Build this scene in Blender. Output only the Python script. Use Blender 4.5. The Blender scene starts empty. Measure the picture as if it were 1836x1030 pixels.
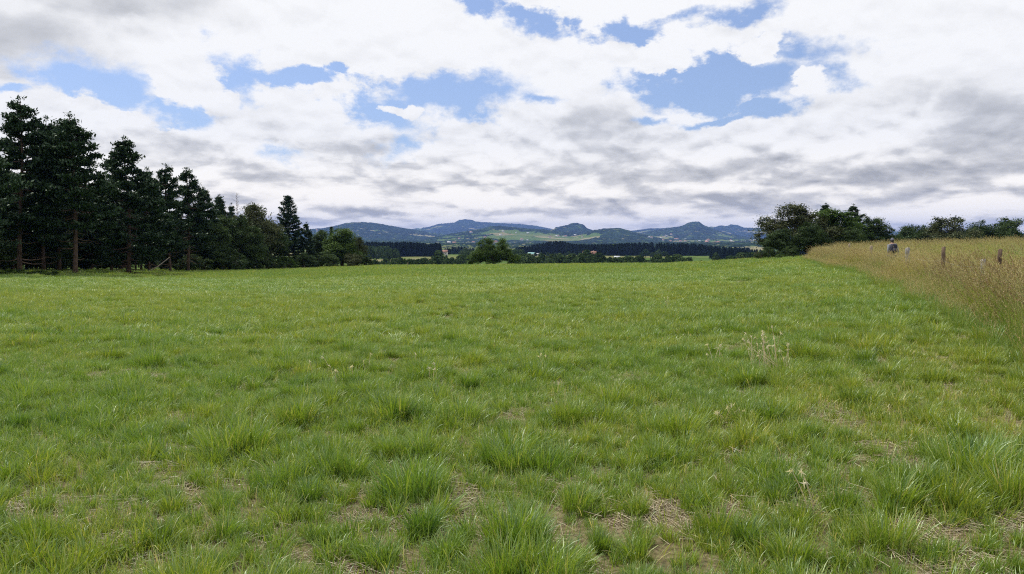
import bpy, math, random
import numpy as np
from mathutils import Vector, Matrix

# ------------------------------------------------------------------ camera, world, sun, exposure
sc = bpy.context.scene
COL = sc.collection
PI = math.pi
EYE = 1.65
FPX = 1413.0                      # focal length in pixels of the 1836 px wide photograph
PITCH = math.atan(85 / FPX)
cam_d = bpy.data.cameras.new('camera')
cam = bpy.data.objects.new('camera', cam_d); COL.objects.link(cam)
cam.location = (0, 0, EYE); cam.rotation_euler = (PI / 2 - PITCH, 0, 0)
cam_d.sensor_width = 36; cam_d.lens = 36 * FPX / 1836
cam_d.clip_start = 0.05; cam_d.clip_end = 60000
sc.camera = cam

sc.view_settings.view_transform = 'Standard'
sc.view_settings.look = 'None'
sc.view_settings.exposure = 0.0
sc.view_settings.gamma = 1.0
sc.cycles.max_bounces = 6
sc.cycles.diffuse_bounces = 3
sc.cycles.glossy_bounces = 1
sc.cycles.transmission_bounces = 3
sc.cycles.volume_bounces = 0
sc.cycles.transparent_max_bounces = 4
sc.cycles.use_denoising = False; sc.cycles.denoiser = 'OPENIMAGEDENOISE'; sc.cycles.denoising_input_passes = 'RGB_ALBEDO_NORMAL'; sc.cycles.denoising_prefilter = 'ACCURATE'
sc.cycles.filter_width = 1.15
sc.cycles.sample_clamp_indirect = 4.0

SUN_AZ, SUN_EL = math.radians(-50), math.radians(56)
SUN_STRENGTH = 3.4
SKY_STRENGTH = 0.1
sun_d = bpy.data.lights.new('sun', 'SUN')
sun_d.energy = SUN_STRENGTH; sun_d.angle = math.radians(1.5); sun_d.color = (1.0, 0.955, 0.87)
sun = bpy.data.objects.new('sun', sun_d); COL.objects.link(sun)
sdir = Vector((math.sin(SUN_AZ) * math.cos(SUN_EL), math.cos(SUN_AZ) * math.cos(SUN_EL), math.sin(SUN_EL)))
sun.rotation_euler = sdir.to_track_quat('Z', 'Y').to_euler()
sun.location = (0, 0, 40)

def ray(px, py):
    """direction of a photo pixel; returns (dx/dy, -dz/dy)"""
    cx = (px - 918) / FPX; cy = (515 - py) / FPX
    dy = math.cos(PITCH) + cy * math.sin(PITCH)
    dz = -math.sin(PITCH) + cy * math.cos(PITCH)
    return cx / dy, -dz / dy
def azel(px, py):
    u, t = ray(px, py)
    return math.atan(u), math.atan2(-t, math.hypot(1, u))

class NG:
    """small helper to write node graphs"""
    def __init__(s, nt): s.nt = nt; s.n = nt.nodes; s.l = nt.links
    def new(s, t, **kw):
        n = s.n.new(t)
        for k, v in kw.items(): setattr(n, k, v)
        return n
    def put(s, sock, v):
        if hasattr(v, 'is_linked') or isinstance(v, bpy.types.NodeSocket): s.l.new(v, sock)
        elif v is not None: sock.default_value = v
    def math(s, op, a, b=None, c=None, clamp=False):
        n = s.new('ShaderNodeMath', operation=op); n.use_clamp = clamp
        s.put(n.inputs[0], a); s.put(n.inputs[1], b); s.put(n.inputs[2], c)
        return n.outputs[0]
    def vmath(s, op, a, b=None, c=None):
        n = s.new('ShaderNodeVectorMath', operation=op)
        s.put(n.inputs[0], a); s.put(n.inputs[1], b)
        if c is not None: s.put(n.inputs[2], c)
        return n.outputs['Value'] if op in ('LENGTH', 'DOT_PRODUCT', 'DISTANCE') else n.outputs[0]
    def ramp(s, v, a, b, lo=0.0, hi=1.0, smooth=True):
        n = s.new('ShaderNodeMapRange', interpolation_type='SMOOTHSTEP' if smooth else 'LINEAR')
        s.put(n.inputs[0], v); s.put(n.inputs[1], a); s.put(n.inputs[2], b); s.put(n.inputs[3], lo); s.put(n.inputs[4], hi)
        return n.outputs[0]
    def noise(s, v, scale, detail=4, rough=0.5, lac=2.0, dist=0.0, col=False, dim='3D'):
        n = s.new('ShaderNodeTexNoise', noise_dimensions=dim)
        if v is not None: s.put(n.inputs['Vector'], v)
        n.inputs['Scale'].default_value = scale; n.inputs['Detail'].default_value = detail
        n.inputs['Roughness'].default_value = rough; n.inputs['Lacunarity'].default_value = lac
        n.inputs['Distortion'].default_value = dist
        return n.outputs[1] if col else n.outputs[0]
    def mix(s, f, a, b):
        n = s.new('ShaderNodeMix', data_type='RGBA')
        s.put(n.inputs[0], f); s.put(n.inputs[6], a); s.put(n.inputs[7], b)
        return n.outputs[2]
    def comb(s, x, y, z=0.0):
        n = s.new('ShaderNodeCombineXYZ'); s.put(n.inputs[0], x); s.put(n.inputs[1], y); s.put(n.inputs[2], z)
        return n.outputs[0]
    def colramp(s, v, stops):
        n = s.new('ShaderNodeValToRGB'); e = n.color_ramp.elements
        while len(e) < len(stops): e.new(0.5)
        for k, (p, c) in enumerate(stops): e[k].position = p; e[k].color = (*c, 1)
        s.put(n.inputs[0], v); return n.outputs[0]

def build_world():
    w = bpy.data.worlds.new('World'); sc.world = w; w.use_nodes = True
    w.cycles.sampling_method = 'MANUAL'; w.cycles.sample_map_resolution = 512
    g = NG(w.node_tree); g.n.clear()
    out = g.new('ShaderNodeOutputWorld'); bg = g.new('ShaderNodeBackground')
    bg.inputs[1].default_value = SKY_STRENGTH
    g.l.new(bg.outputs[0], out.inputs[0])
    sky = g.new('ShaderNodeTexSky', sky_type='NISHITA'); sky.sun_disc = False
    sky.sun_elevation = SUN_EL; sky.sun_rotation = SUN_AZ
    tc = g.new('ShaderNodeTexCoord')
    d = g.vmath('NORMALIZE', tc.outputs['Generated'])
    sx = g.new('ShaderNodeSeparateXYZ'); g.l.new(d, sx.inputs[0])
    x, y, z = sx.outputs
    az = g.math('ARCTAN2', x, y); el = g.math('ARCSINE', z)
    p = g.comb(az, el)
    # cloud coordinates: the layers flatten towards the horizon
    def lay(e):
        e2 = g.math('ADD', g.math('MAXIMUM', e, -0.02), 0.03)
        return g.comb(g.math('MULTIPLY', az, 5.0), g.math('MULTIPLY', g.math('ADD', g.math('MULTIPLY', e2, 1.1), g.math('MULTIPLY', g.math('LOGARITHM', e2, 2.718), 0.17)), 5.0))
    deck = lay(el); deck_up = lay(g.math('ADD', el, 0.010))
    ws = g.comb(g.math('MULTIPLY', az, 1.0), g.math('MULTIPLY', el, 1.5))
    warp = g.vmath('SUBTRACT', g.noise(ws, 8, 6, 0.62, col=True), (0.5, 0.5, 0.5))
    pw = g.vmath('ADD', p, g.vmath('MULTIPLY', warp, (0.16, 0.085, 0)))
    sep = g.new('ShaderNodeSeparateXYZ'); g.l.new(pw, sep.inputs[0])
    pw = g.comb(sep.outputs[0], sep.outputs[1])
    def puffs(src, scale, detail=2.0):
        v = g.new('ShaderNodeTexVoronoi', feature='SMOOTH_F1', voronoi_dimensions='2D'); v.normalize = True
        g.l.new(src, v.inputs['Vector']); v.inputs['Scale'].default_value = scale; v.inputs['Smoothness'].default_value = 0.35
        v.inputs['Detail'].default_value = detail; v.inputs['Roughness'].default_value = 0.6
        return v.outputs['Distance']
    def blobs(lst, src):
        acc = None
        for (px, py, hw, hh, rot) in lst:
            a, e = azel(px, py)
            m = g.new('ShaderNodeMapping', vector_type='TEXTURE')
            g.l.new(src, m.inputs[0])
            m.inputs['Location'].default_value = (a, e, 0)
            m.inputs['Rotation'].default_value = (0, 0, math.radians(rot))
            m.inputs['Scale'].default_value = (hw / FPX, hh / FPX, 1)
            v = g.math('SUBTRACT', 1.0, g.vmath('LENGTH', m.outputs[0]))
            acc = v if acc is None else g.math('MAXIMUM', acc, v)
        return acc
    holes = [(180, 140, 125, 40, -8), (300, 185, 130, 26, -14), (430, 135, 62, 42, -35), (500, 128, 100, 16, -3), (605, 122, 26, 11, 0),
             (790, 172, 175, 42, 0), (690, 205, 80, 50, -25), (700, 268, 42, 36, 30), (505, 287, 60, 18, 0),
             (950, 36, 95, 16, -14), (1160, 42, 130, 16, 5), (1320, 18, 60, 26, 10), (860, 4, 50, 14, 0),
             (1305, 148, 190, 50, 0), (1440, 100, 120, 28, -4), (1215, 120, 80, 12, 0), (1495, 140, 55, 34, 0), (1375, 196, 60, 20, 0),
             (1150, 214, 44, 13, 0), (1300, 212, 110, 10, 0), (20, 162, 50, 12, 0), (410, 195, 50, 20, 0), (960, 175, 60, 12, 0)]
    isl = [(338, 132, 66, 50, -20), (400, 178, 50, 30, -30), (715, 196, 36, 14, 0), (1348, 96, 40, 20, 15), (1450, 162, 32, 20, 0), (230, 215, 130, 16, -10)]
    H = g.math('SUBTRACT', blobs(holes, pw), g.math('MULTIPLY', g.math('MAXIMUM', g.math('ADD', blobs(isl, pw), 0.1), 0.0), 2.2))
    fine = g.noise(ws, 22, 8, 0.66)
    wsw = g.vmath('ADD', ws, g.vmath('MULTIPLY', warp, (0.05, 0.05, 0)))
    vp = puffs(wsw, 16)
    cover = g.math('ADD', H, g.math('MULTIPLY', g.math('SUBTRACT', fine, 0.52), 2.1))
    cover = g.math('ADD', cover, g.math('MULTIPLY', g.math('SUBTRACT', vp, 0.30), 0.9))
    soft = g.noise(ws, 5, 3, 0.5)
    hole = g.ramp(cover, -0.18, g.ramp(soft, 0.35, 0.65, 0.28, 1.0), 0, 0.95)
    # behind and beside the view: broken cloud from plain noise
    big = g.noise(ws, 4.0, 6, 0.55)
    outside = g.ramp(g.math('ABSOLUTE', az), 0.75, 1.0, 0, 1)
    above = g.ramp(el, 0.42, 0.6, 0, 1)
    elsewhere = g.math('MULTIPLY', g.math('MAXIMUM', outside, above), g.ramp(big, 0.46, 0.40, 0, 1))
    hole = g.math('MAXIMUM', hole, elsewhere)
    # cloud brightness: lumps lit from above with grey bases
    dw = g.vmath('SUBTRACT', g.noise(deck, 1.6, 4, 0.55, col=True), (0.5, 0.5, 0.5))
    dw = g.vmath('MULTIPLY', dw, (0.28, 0.22, 0))
    def hgt(c):
        c2 = g.vmath('ADD', c, dw)
        return g.math('SUBTRACT', g.noise(c2, 1.6, 8, 0.56), g.math('MULTIPLY', puffs(c2, 2.1, 2.5), 0.44))
    n1 = hgt(deck); n2 = hgt(deck_up)
    relief = g.math('SUBTRACT', n2, n1)
    greys = [(40, 70, 160, 75, 0), (250, 5, 200, 40, 0), (1065, 232, 80, 62, 0), (365, 287, 120, 26, -8), (1690, 312, 260, 34, 0), (1060, 310, 210, 26, 0),
             (1770, 235, 150, 110, 0), (1310, 305, 150, 24, 0), (640, 272, 80, 22, 0), (950, 376, 120, 12, 0), (700, 378, 190, 9, 0), (1250, 350, 260, 16, 0),
             (1600, 358, 300, 14, 0), (800, 340, 220, 12, 0)]
    G = blobs(greys, g.vmath('ADD', p, g.vmath('MULTIPLY', warp, (0.09, 0.05, 0))))
    gsoft = g.ramp(G, -0.30, 0.95, 0, 1)
    lowband = g.ramp(el, 0.20, 0.05, 0, 1)
    dens = g.ramp(n1, 0.22, 0.50, 0, 1)
    sh = g.math('MULTIPLY', gsoft, g.math('ADD', 0.30, g.math('MULTIPLY', dens, 0.34)))
    sh = g.math('ADD', sh, g.math('MULTIPLY', g.math('MULTIPLY', relief, 3.3), g.math('ADD', 0.42, g.math('MULTIPLY', lowband, 0.85))))
    sh = g.math('ADD', sh, g.math('MULTIPLY', dens, g.math('ADD', 0.04, g.math('MULTIPLY', lowband, 0.22))))
    sh = g.math('ADD', sh, g.math('MULTIPLY', lowband, 0.05), clamp=True)
    cloud = g.colramp(sh, [(0.0, (9.9, 9.95, 10.1)), (0.22, (9.0, 9.05, 9.2)), (0.5, (6.6, 6.72, 7.0)), (1.0, (3.8, 3.95, 4.2))])
    cloud = g.mix(g.ramp(el, 0.14, 0.0), cloud, g.vmath('MULTIPLY', cloud, (1.42, 1.31, 1.10)))
    blue = g.vmath('MULTIPLY', sky.outputs[0], (0.66, 0.74, 0.95))
    blue = g.vmath('ADD', blue, (1.15, 1.55, 2.3))
    cl = g.mix(hole, cloud, blue)
    # the lower hemisphere: dull ground light
    below = g.ramp(z, -0.01, -0.05, 0, 1)
    g.l.new(g.mix(below, cl, (2.0, 2.2, 2.0, 1)), bg.inputs[0])
build_world()
# ==== GEOMETRY
RNG = np.random.default_rng(7)

# ------------------------------------------------------------------ helpers
def tag(o, label=None, cat=None, group=None, kind=None):
    if label: o['label'] = label
    if cat: o['category'] = cat
    if group: o['group'] = group
    if kind: o['kind'] = kind
    return o
def make_mesh(name, V, faces_list, mats, smooth=False, attrs=None, mat_idx=None):
    """V (n,3); faces_list = list of int arrays (m,k) with k = 3 or 4"""
    V = np.asarray(V, np.float32)
    me = bpy.data.meshes.new(name)
    me.vertices.add(len(V)); me.vertices.foreach_set('co', V.ravel())
    fl = [np.asarray(f, np.int32) for f in faces_list if len(f)]
    if fl:
        idx = np.concatenate([f.ravel() for f in fl])
        cnt = np.concatenate([np.full(len(f), f.shape[1], np.int32) for f in fl])
        me.loops.add(len(idx)); me.loops.foreach_set('vertex_index', idx)
        me.polygons.add(len(cnt))
        me.polygons.foreach_set('loop_start', np.concatenate([[0], np.cumsum(cnt)[:-1]]).astype(np.int32))
        me.polygons.foreach_set('loop_total', cnt)
        if mat_idx is not None: me.polygons.foreach_set('material_index', np.asarray(mat_idx, np.int32))
        if smooth: me.polygons.foreach_set('use_smooth', np.ones(len(cnt), bool))
    for k, v in (attrs or {}).items():
        v = np.asarray(v, np.float32)
        if v.ndim == 2:
            a = me.attributes.new(k, 'FLOAT_VECTOR', 'POINT'); a.data.foreach_set('vector', v.ravel())
        else:
            a = me.attributes.new(k, 'FLOAT', 'POINT'); a.data.foreach_set('value', v)
    for m in (mats if isinstance(mats, (list, tuple)) else [mats]):
        if m: me.materials.append(m)
    me.update(calc_edges=True); me.validate()
    return me
def obj(name, me, parent=None, loc=(0, 0, 0), link=True):
    o = bpy.data.objects.new(name, me)
    if link: COL.objects.link(o)
    o.parent = parent; o.location = loc
    return o
def empty(name, loc=(0, 0, 0), rz=0.0):
    o = bpy.data.objects.new(name, None); COL.objects.link(o)
    o.location = loc; o.rotation_euler = (0, 0, rz); o.empty_display_size = 0.3
    return o
def copy_tree(o, parent=None):
    c = o.copy(); COL.objects.link(c)
    if parent: c.parent = parent
    for ch in list(o.children): copy_tree(ch, c)
    return c
class Geo:
    """collects shapes into one mesh"""
    def __init__(s): s.V = []; s.T = []; s.Q = []; s.n = 0; s.A = []
    def add(s, V, tris=None, quads=None, a=0.0):
        V = np.asarray(V, float).reshape(-1, 3)
        s.V.append(V)
        if tris is not None and len(tris): s.T.append(np.asarray(tris) + s.n)
        if quads is not None and len(quads): s.Q.append(np.asarray(quads) + s.n)
        s.A.append(np.broadcast_to(np.asarray(a, float), (len(V),)))
        s.n += len(V)
    def tube(s, pts, rad, k=6, a=0.0, cap=True):
        pts = np.asarray(pts, float); rad = np.broadcast_to(np.asarray(rad, float), (len(pts),))
        d = np.gradient(pts, axis=0); d /= np.linalg.norm(d, axis=1)[:, None] + 1e-9
        ref = np.array([0, 0, 1.0]) if abs(d[0][2]) < 0.9 else np.array([1.0, 0, 0])
        u = np.cross(d, ref); u /= np.linalg.norm(u, axis=1)[:, None] + 1e-9
        v = np.cross(d, u)
        th = np.arange(k) * 2 * PI / k
        P = pts[:, None] + rad[:, None, None] * (np.cos(th)[None, :, None] * u[:, None] + np.sin(th)[None, :, None] * v[:, None])
        q = []
        i = np.arange(len(pts) - 1)[:, None] * k; j = np.arange(k)[None]; j2 = (j + 1) % k
        q = np.stack([i + j, i + j2, i + k + j2, i + k + j], -1).reshape(-1, 4)
        V = P.reshape(-1, 3); tr = []
        if cap:
            V = np.vstack([V, pts[-1], pts[0]]); m = len(pts) * k
            tr = [[(len(pts) - 1) * k + a_, (len(pts) - 1) * k + (a_ + 1) % k, m] for a_ in range(k)] + [[(a_ + 1) % k, a_, m + 1] for a_ in range(k)]
        s.add(V, tr, q, a)
    def box(s, c, size, rz=0.0, a=0.0):
        x, y, z = np.array(size) / 2
        V = np.array([[-x, -y, -z], [x, -y, -z], [x, y, -z], [-x, y, -z], [-x, -y, z], [x, -y, z], [x, y, z], [-x, y, z]])
        cc, ss = math.cos(rz), math.sin(rz)
        V = V @ np.array([[cc, ss, 0], [-ss, cc, 0], [0, 0, 1]]) + np.array(c)
        s.add(V, None, [[0, 3, 2, 1], [4, 5, 6, 7], [0, 1, 5, 4], [1, 2, 6, 5], [2, 3, 7, 6], [3, 0, 4, 7]], a)
    def cards(s, C, D, N, L, W, a=0.0, kind='quad'):
        """leaf shaped faces: centres C, long axis D, normal N, length L, width W"""
        n = len(C); L = np.broadcast_to(L, (n,))[:, None]; W = np.broadcast_to(W, (n,))[:, None]
        S = np.cross(D, N); S /= np.linalg.norm(S, axis=1)[:, None] + 1e-9
        if kind == 'quad':
            V = np.stack([C - D * L / 2, C + S * W / 2, C + D * L / 2, C - S * W / 2], 1)
            s.add(V.reshape(-1, 3), None, np.arange(n * 4).reshape(n, 4), np.repeat(np.broadcast_to(a, (n,)), 4))
        else:
            V = np.stack([C - S * W / 2, C + S * W / 2, C + D * L], 1)
            s.add(V.reshape(-1, 3), np.arange(n * 3).reshape(n, 3), None, np.repeat(np.broadcast_to(a, (n,)), 3))
    def mesh(s, name, mat, smooth=False, attr='bl'):
        V = np.vstack(s.V); fl = []
        if s.T: fl.append(np.vstack(s.T))
        if s.Q: fl.append(np.vstack(s.Q))
        return make_mesh(name, V, fl, mat, smooth, {attr: np.concatenate(s.A)})
def unit(v): return v / (np.linalg.norm(v, axis=-1, keepdims=True) + 1e-9)
def rand_dirs(n, rng): return unit(rng.normal(size=(n, 3)))

_TAB = np.random.default_rng(3).random((256, 256))
def vnoise(x, y):
    xi = np.floor(x).astype(int); yi = np.floor(y).astype(int)
    fx = x - xi; fy = y - yi; fx = fx * fx * (3 - 2 * fx); fy = fy * fy * (3 - 2 * fy)
    a = _TAB[xi % 256, yi % 256]; b = _TAB[(xi + 1) % 256, yi % 256]; c = _TAB[xi % 256, (yi + 1) % 256]; d = _TAB[(xi + 1) % 256, (yi + 1) % 256]
    return (a * (1 - fx) + b * fx) * (1 - fy) + (c * (1 - fx) + d * fx) * fy
def fbm(x, y, oct=5, gain=0.5):
    x = np.asarray(x, float); y = np.asarray(y, float)
    s = 0; a = 1; t = 0
    for k in range(oct):
        s = s + a * vnoise(x + 17.3 * k, y - 31.7 * k); t += a; a *= gain; x = x * 2.03; y = y * 2.03
    return s / t
def sstep(a, b, v):
    t = np.clip((v - a) / (b - a), 0, 1); return t * t * (3 - 2 * t)

# ------------------------------------------------------------------ lie of the land
U_S = [-.70, -.65, -.42, -.285, -.18, 0.0, .20, .27, .33, .384, .50, .65, .70]
S_S = [-.0175, -.0179, -.0243, -.0247, -.0217, -.0193, -.0166, -.0125, -.0068, -.0020, .0030, .0070, .0075]
U_C = [-.65, -.42, -.285, -.18, 0, .2, .27, .33, .384, .65]
D_C = [150, 150, 150, 135, 120, 110, 100, 92, 85, 85]
R_V = [0, 150, 250, 400, 600, 800, 1100, 1500, 2500, 4000, 6000, 30000]
Z_V = [-5, -7, -12, -14, -17, -19, -21, -25, -38, -34, -10, -30]
def H_field(x, y):
    r = np.hypot(x, y) + 1e-6
    azc = np.clip(np.arctan2(x, y), -.6, .6)
    u = np.tan(azc); d = r * np.cos(azc)
    s = np.interp(u, U_S, S_S); dc = np.interp(u, U_C, D_C)
    z = s * d - 0.0012 * np.clip(d - dc, 0, 60) ** 2
    zv = np.interp(r, R_V, Z_V)
    k = sstep(dc + 30, dc + 160, d)
    z = z * (1 - k) + zv * k
    z = z + 0.05 * (fbm(x * .15 + 5, y * .15, 3) - .5) * sstep(6, 20, d) + 0.07 * (fbm(x * .9, y * .9, 3) - .5) * (1 - sstep(15, 40, d))
    return z
RIDGES = [  # distance, front width, back width, skyline as photo pixels
 (9000, 2800, 1500, [(300, 418), (420, 414), (540, 415), (560, 411), (590, 408), (620, 400), (650, 398.5), (680, 401), (700, 405), (730, 410), (760, 415), (800, 421), (850, 427), (900, 436)]),
 (14000, 3600, 2000, [(200, 420), (540, 416), (700, 416), (745, 410), (770, 407), (785, 402), (800, 401), (816, 399), (823, 395), (835, 393), (845, 394.5), (855, 398), (890, 400), (930, 402), (960, 405), (990, 411), (1020, 418), (1100, 424)]),
 (6500, 1900, 1300, [(720, 436), (760, 430), (800, 421), (850, 413), (880, 406), (900, 406), (940, 410), (980, 413), (1040, 420), (1100, 434), (1140, 440)]),
 (8000, 1500, 900, [(930, 425), (960, 416), (985, 411), (1000, 407), (1007, 405), (1017, 404), (1022, 401), (1035, 400), (1045, 402), (1055, 411), (1065, 414), (1080, 420), (1110, 430)]),
 (6000, 1500, 1000, [(1000, 432), (1040, 420), (1065, 413), (1090, 410), (1110, 409.5), (1125, 413), (1150, 420), (1180, 427), (1230, 438)]),
 (13000, 3000, 1500, [(1080, 420), (1140, 413), (1160, 410), (1200, 409), (1250, 410), (1270, 407), (1285, 405), (1290, 403), (1300, 404), (1310, 402.5), (1320, 403), (1335, 408), (1350, 409), (1358, 408.5), (1375, 411), (1420, 412), (1500, 414), (1836, 418), (1900, 420)]),
 (9000, 2600, 1500, [(1090, 434), (1130, 422), (1160, 416), (1190, 410), (1215, 407), (1225, 404), (1235, 399), (1245, 397), (1253, 397), (1262, 404), (1275, 410), (1300, 417), (1340, 425), (1400, 434)]),
 (4600, 900, 900, [(940, 443), (980, 440), (1030, 437), (1080, 436), (1130, 438), (1160, 444), (1200, 446)]),
]
def terrain(x, y, canopy=True):
    """height, meadow mask"""
    r = np.hypot(x, y) + 1e-6; az = np.arctan2(x, y)
    z = H_field(x, y) - 0.5 * (1 - sstep(170, 240, r))
    far = sstep(1200, 3000, r)
    z = z + far * 30 * (fbm(x / 900, y / 900, 5) - .5) + sstep(180, 400, r) * (1 - far) * 2.0 * (fbm(x / 90, y / 90, 3) - .5)
    for (R, wf, wb, sky) in RIDGES:
        A = []; Z = []
        for (px, py) in sky:
            a, e = azel(px, py); A.append(a); Z.append(EYE + R * math.tan(e) - (11 if R < 20000 else 0))
        base = -30
        zr = np.interp(az, A, Z, left=base, right=base)
        azn = (az + PI) 
        t = np.where(r < R, (R - r) / wf, (r - R) / wb); t = np.clip(t, 0, 1)
        prof = (1 - t) ** 2 * (1 + 2 * t) * .45 + .55 * np.clip(1 - t, 0, 1) ** 2.4
        wob = 1 + .16 * (fbm(x / 700 + R, y / 700, 4) - .5) * sstep(0, .15, t)
        hill = base + (zr - base) * prof * wob
        # side fade
        edge = sstep(A[0] - .03, A[0], az) * (1 - sstep(A[-1], A[-1] + .03, az))
        z = np.maximum(z, np.where(edge > 0, hill * edge + base * (1 - edge), -999))
    m = fbm(x / 420 + 9, y / 420, 5, .55)
    hi = sstep(20, 220, z)
    mead = sstep(.52 + .10 * hi, .55 + .10 * hi, m)
    def zone(px0, px1, r0, r1, amp, a=None):
        aa0 = azel(px0, 440)[0]; aa1 = azel(px1, 440)[0]
        c = (aa0 + aa1) / 2; h = (aa1 - aa0) / 2; rc = (r0 + r1) / 2; rh = (r1 - r0) / 2
        return amp * np.clip(1 - np.maximum(np.abs((az - c) / h), np.abs((r - rc) / rh)) ** 4, 0, 1)
    mm = m.copy()
    mm = mm + zone(880, 1090, 4900, 6300, .05) + zone(1180, 1400, 3600, 6500, .10) + zone(1040, 1130, 5000, 5800, .1) + zone(1130, 1200, 6000, 8000, .1)
    mm = mm - zone(500, 790, 3500, 9800, .16) - zone(700, 1020, 10500, 14500, .10) - zone(740, 900, 5000, 7000, .10) - zone(1040, 1160, 3500, 6500, .10) - zone(1205, 1290, 7300, 9400, .2) - zone(990, 1062, 7200, 8600, .2) - zone(930, 1160, 3900, 4800, .16)
    mead = sstep(.535 + .10 * hi, .565 + .10 * hi, mm)
    near = 1 - sstep(2200, 2800, r)
    mead = np.maximum(mead, near)
    if canopy:
        tex = fbm(x / 34, y / 34, 3, .7)
        z = z + (1 - mead) * sstep(2000, 2600, r) * (5 + 16 * tex)
    return z, mead

# ------------------------------------------------------------------ materials
def new_mat(name):
    m = bpy.data.materials.new(name); m.use_nodes = True
    g = NG(m.node_tree); g.n.clear()
    out = g.new('ShaderNodeOutputMaterial'); g.out = out.inputs[0]
    return m, g
def bsdf(g, col, rough=0.8, spec=0.3, metal=0.0):
    b = g.new('ShaderNodeBsdfPrincipled')
    g.put(b.inputs['Base Color'], col if not isinstance(col, tuple) else (*col[:3], 1))
    b.inputs['Roughness'].default_value = rough; b.inputs['Specular IOR Level'].default_value = spec
    b.inputs['Metallic'].default_value = metal
    g.l.new(b.outputs[0], g.out); return b
def attr(g, name, inst=False):
    a = g.new('ShaderNodeAttribute', attribute_name=name, attribute_type='INSTANCER' if inst else 'GEOMETRY')
    return a.outputs['Fac']
def leafy(g, col, trans=0.35, gloss=0.06, tcol=None, rough=0.45):
    d = g.new('ShaderNodeBsdfDiffuse'); g.put(d.inputs[0], col)
    t = g.new('ShaderNodeBsdfTranslucent'); g.put(t.inputs[0], tcol if tcol is not None else col)
    m = g.new('ShaderNodeMixShader'); m.inputs[0].default_value = trans
    g.l.new(d.outputs[0], m.inputs[1]); g.l.new(t.outputs[0], m.inputs[2])
    o = m.outputs[0]
    if gloss:
        gl = g.new('ShaderNodeBsdfGlossy'); gl.inputs['Roughness'].default_value = rough; gl.inputs[0].default_value = (.8, .9, .8, 1)
        m2 = g.new('ShaderNodeMixShader'); m2.inputs[0].default_value = gloss
        g.l.new(o, m2.inputs[1]); g.l.new(gl.outputs[0], m2.inputs[2]); o = m2.outputs[0]
    g.l.new(o, g.out)
def grass_material(name, stops, tint_a, tint_b, trans=.4, gloss=.09):
    m, g = new_mat(name)
    c = g.colramp(attr(g, 'bl'), stops)
    tone = attr(g, 'tone', True)
    tint = g.mix(tone, (*tint_a, 1), (*tint_b, 1))
    c2 = g.vmath('MULTIPLY', c, tint)
    leafy(g, c2, trans, gloss, g.vmath('MULTIPLY', c2, (1.25, 1.2, .7)))
    return m
def foliage_material(name, c0, c1, c2, trans=.25, gloss=.03, var=.35):
    m, g = new_mat(name)
    c = g.colramp(attr(g, 'bl'), [(0, c0), (.5, c1), (1, c2)])
    oi = g.new('ShaderNodeObjectInfo')
    k = g.math('ADD', 1 - var / 2, g.math('MULTIPLY', oi.outputs['Random'], var))
    leafy(g, g.vmath('MULTIPLY', c, g.comb(k, g.math('ADD', g.math('MULTIPLY', k, .8), .2), k)), trans, gloss)
    return m
M = {}
M['grass'] = grass_material('grass_blades', [(0, (.06, .13, .020)), (.3, (.142, .242, .027)), (.62, (.25, .342, .040)), (.90, (.38, .43, .065)), (.955, (.50, .47, .17)), (1, (.66, .56, .33))], (.84, .95, .80), (1.16, 1.06, .80))
M['hay'] = grass_material('hay_grass', [(0, (.13, .23, .035)), (.35, (.29, .40, .06)), (.6, (.50, .51, .12)), (.8, (.57, .48, .19)), (1, (.36, .25, .14))], (.78, .92, .9), (1.15, 1.0, .9), trans=.35)
M['seed'] = grass_material('seed_heads', [(0, (.58, .50, .26)), (.5, (.42, .33, .17)), (1, (.25, .17, .10))], (.9, .9, .9), (1.1, 1.05, 1), trans=.2, gloss=.02)
M['straw'] = grass_material('straw', [(0, (.22, .16, .09)), (.5, (.42, .33, .2)), (1, (.62, .53, .36))], (.9, .9, .9), (1.1, 1.1, 1.1), trans=.1)
M['stalk'] = grass_material('bleached_stalks', [(0, (.60, .54, .42)), (1, (.76, .71, .60))], (1, 1, 1), (1, 1, 1), trans=.45, gloss=0)
M['pine'] = foliage_material('pine_needles', (.022, .045, .020), (.035, .066, .028), (.055, .085, .035), trans=.12)
M['spruce'] = foliage_material('spruce_needles', (.018, .040, .022), (.028, .055, .028), (.04, .07, .032), trans=.1)
M['leaf'] = foliage_material('broad_leaves', (.03, .055, .018), (.05, .085, .024), (.085, .125, .034), trans=.3, gloss=.02)
M['leaf_bright'] = foliage_material('bright_leaves', (.04, .075, .015), (.075, .13, .025), (.12, .18, .035), trans=.35, gloss=.02)
M['leaf_olive'] = foliage_material('olive_leaves', (.045, .058, .024), (.075, .088, .034), (.115, .12, .05), trans=.28, gloss=.02)
M['far_leaf'] = foliage_material('distant_leaves', (.032, .055, .022), (.045, .075, .028), (.07, .10, .035), trans=.15, gloss=0, var=.7)
M['far_pine'] = foliage_material('distant_needles', (.016, .030, .018), (.022, .040, .022), (.032, .052, .028), trans=.05, gloss=0, var=.5)
def bark(name, a, b):
    m, g = new_mat(name); tc = g.new('ShaderNodeTexCoord')
    mp = g.new('ShaderNodeMapping'); mp.inputs['Scale'].default_value = (6, 6, 1.2); g.l.new(tc.outputs['Object'], mp.inputs[0])
    n = g.noise(mp.outputs[0], 2.2, 5, .65)
    s = bsdf(g, g.mix(g.ramp(n, .35, .65), (*a, 1), (*b, 1)), .9, .15)
    bp = g.new('ShaderNodeBump'); bp.inputs['Strength'].default_value = .6; bp.inputs['Distance'].default_value = .03
    g.l.new(n, bp.inputs['Height']); g.l.new(bp.outputs[0], s.inputs['Normal'])
    return m
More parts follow.
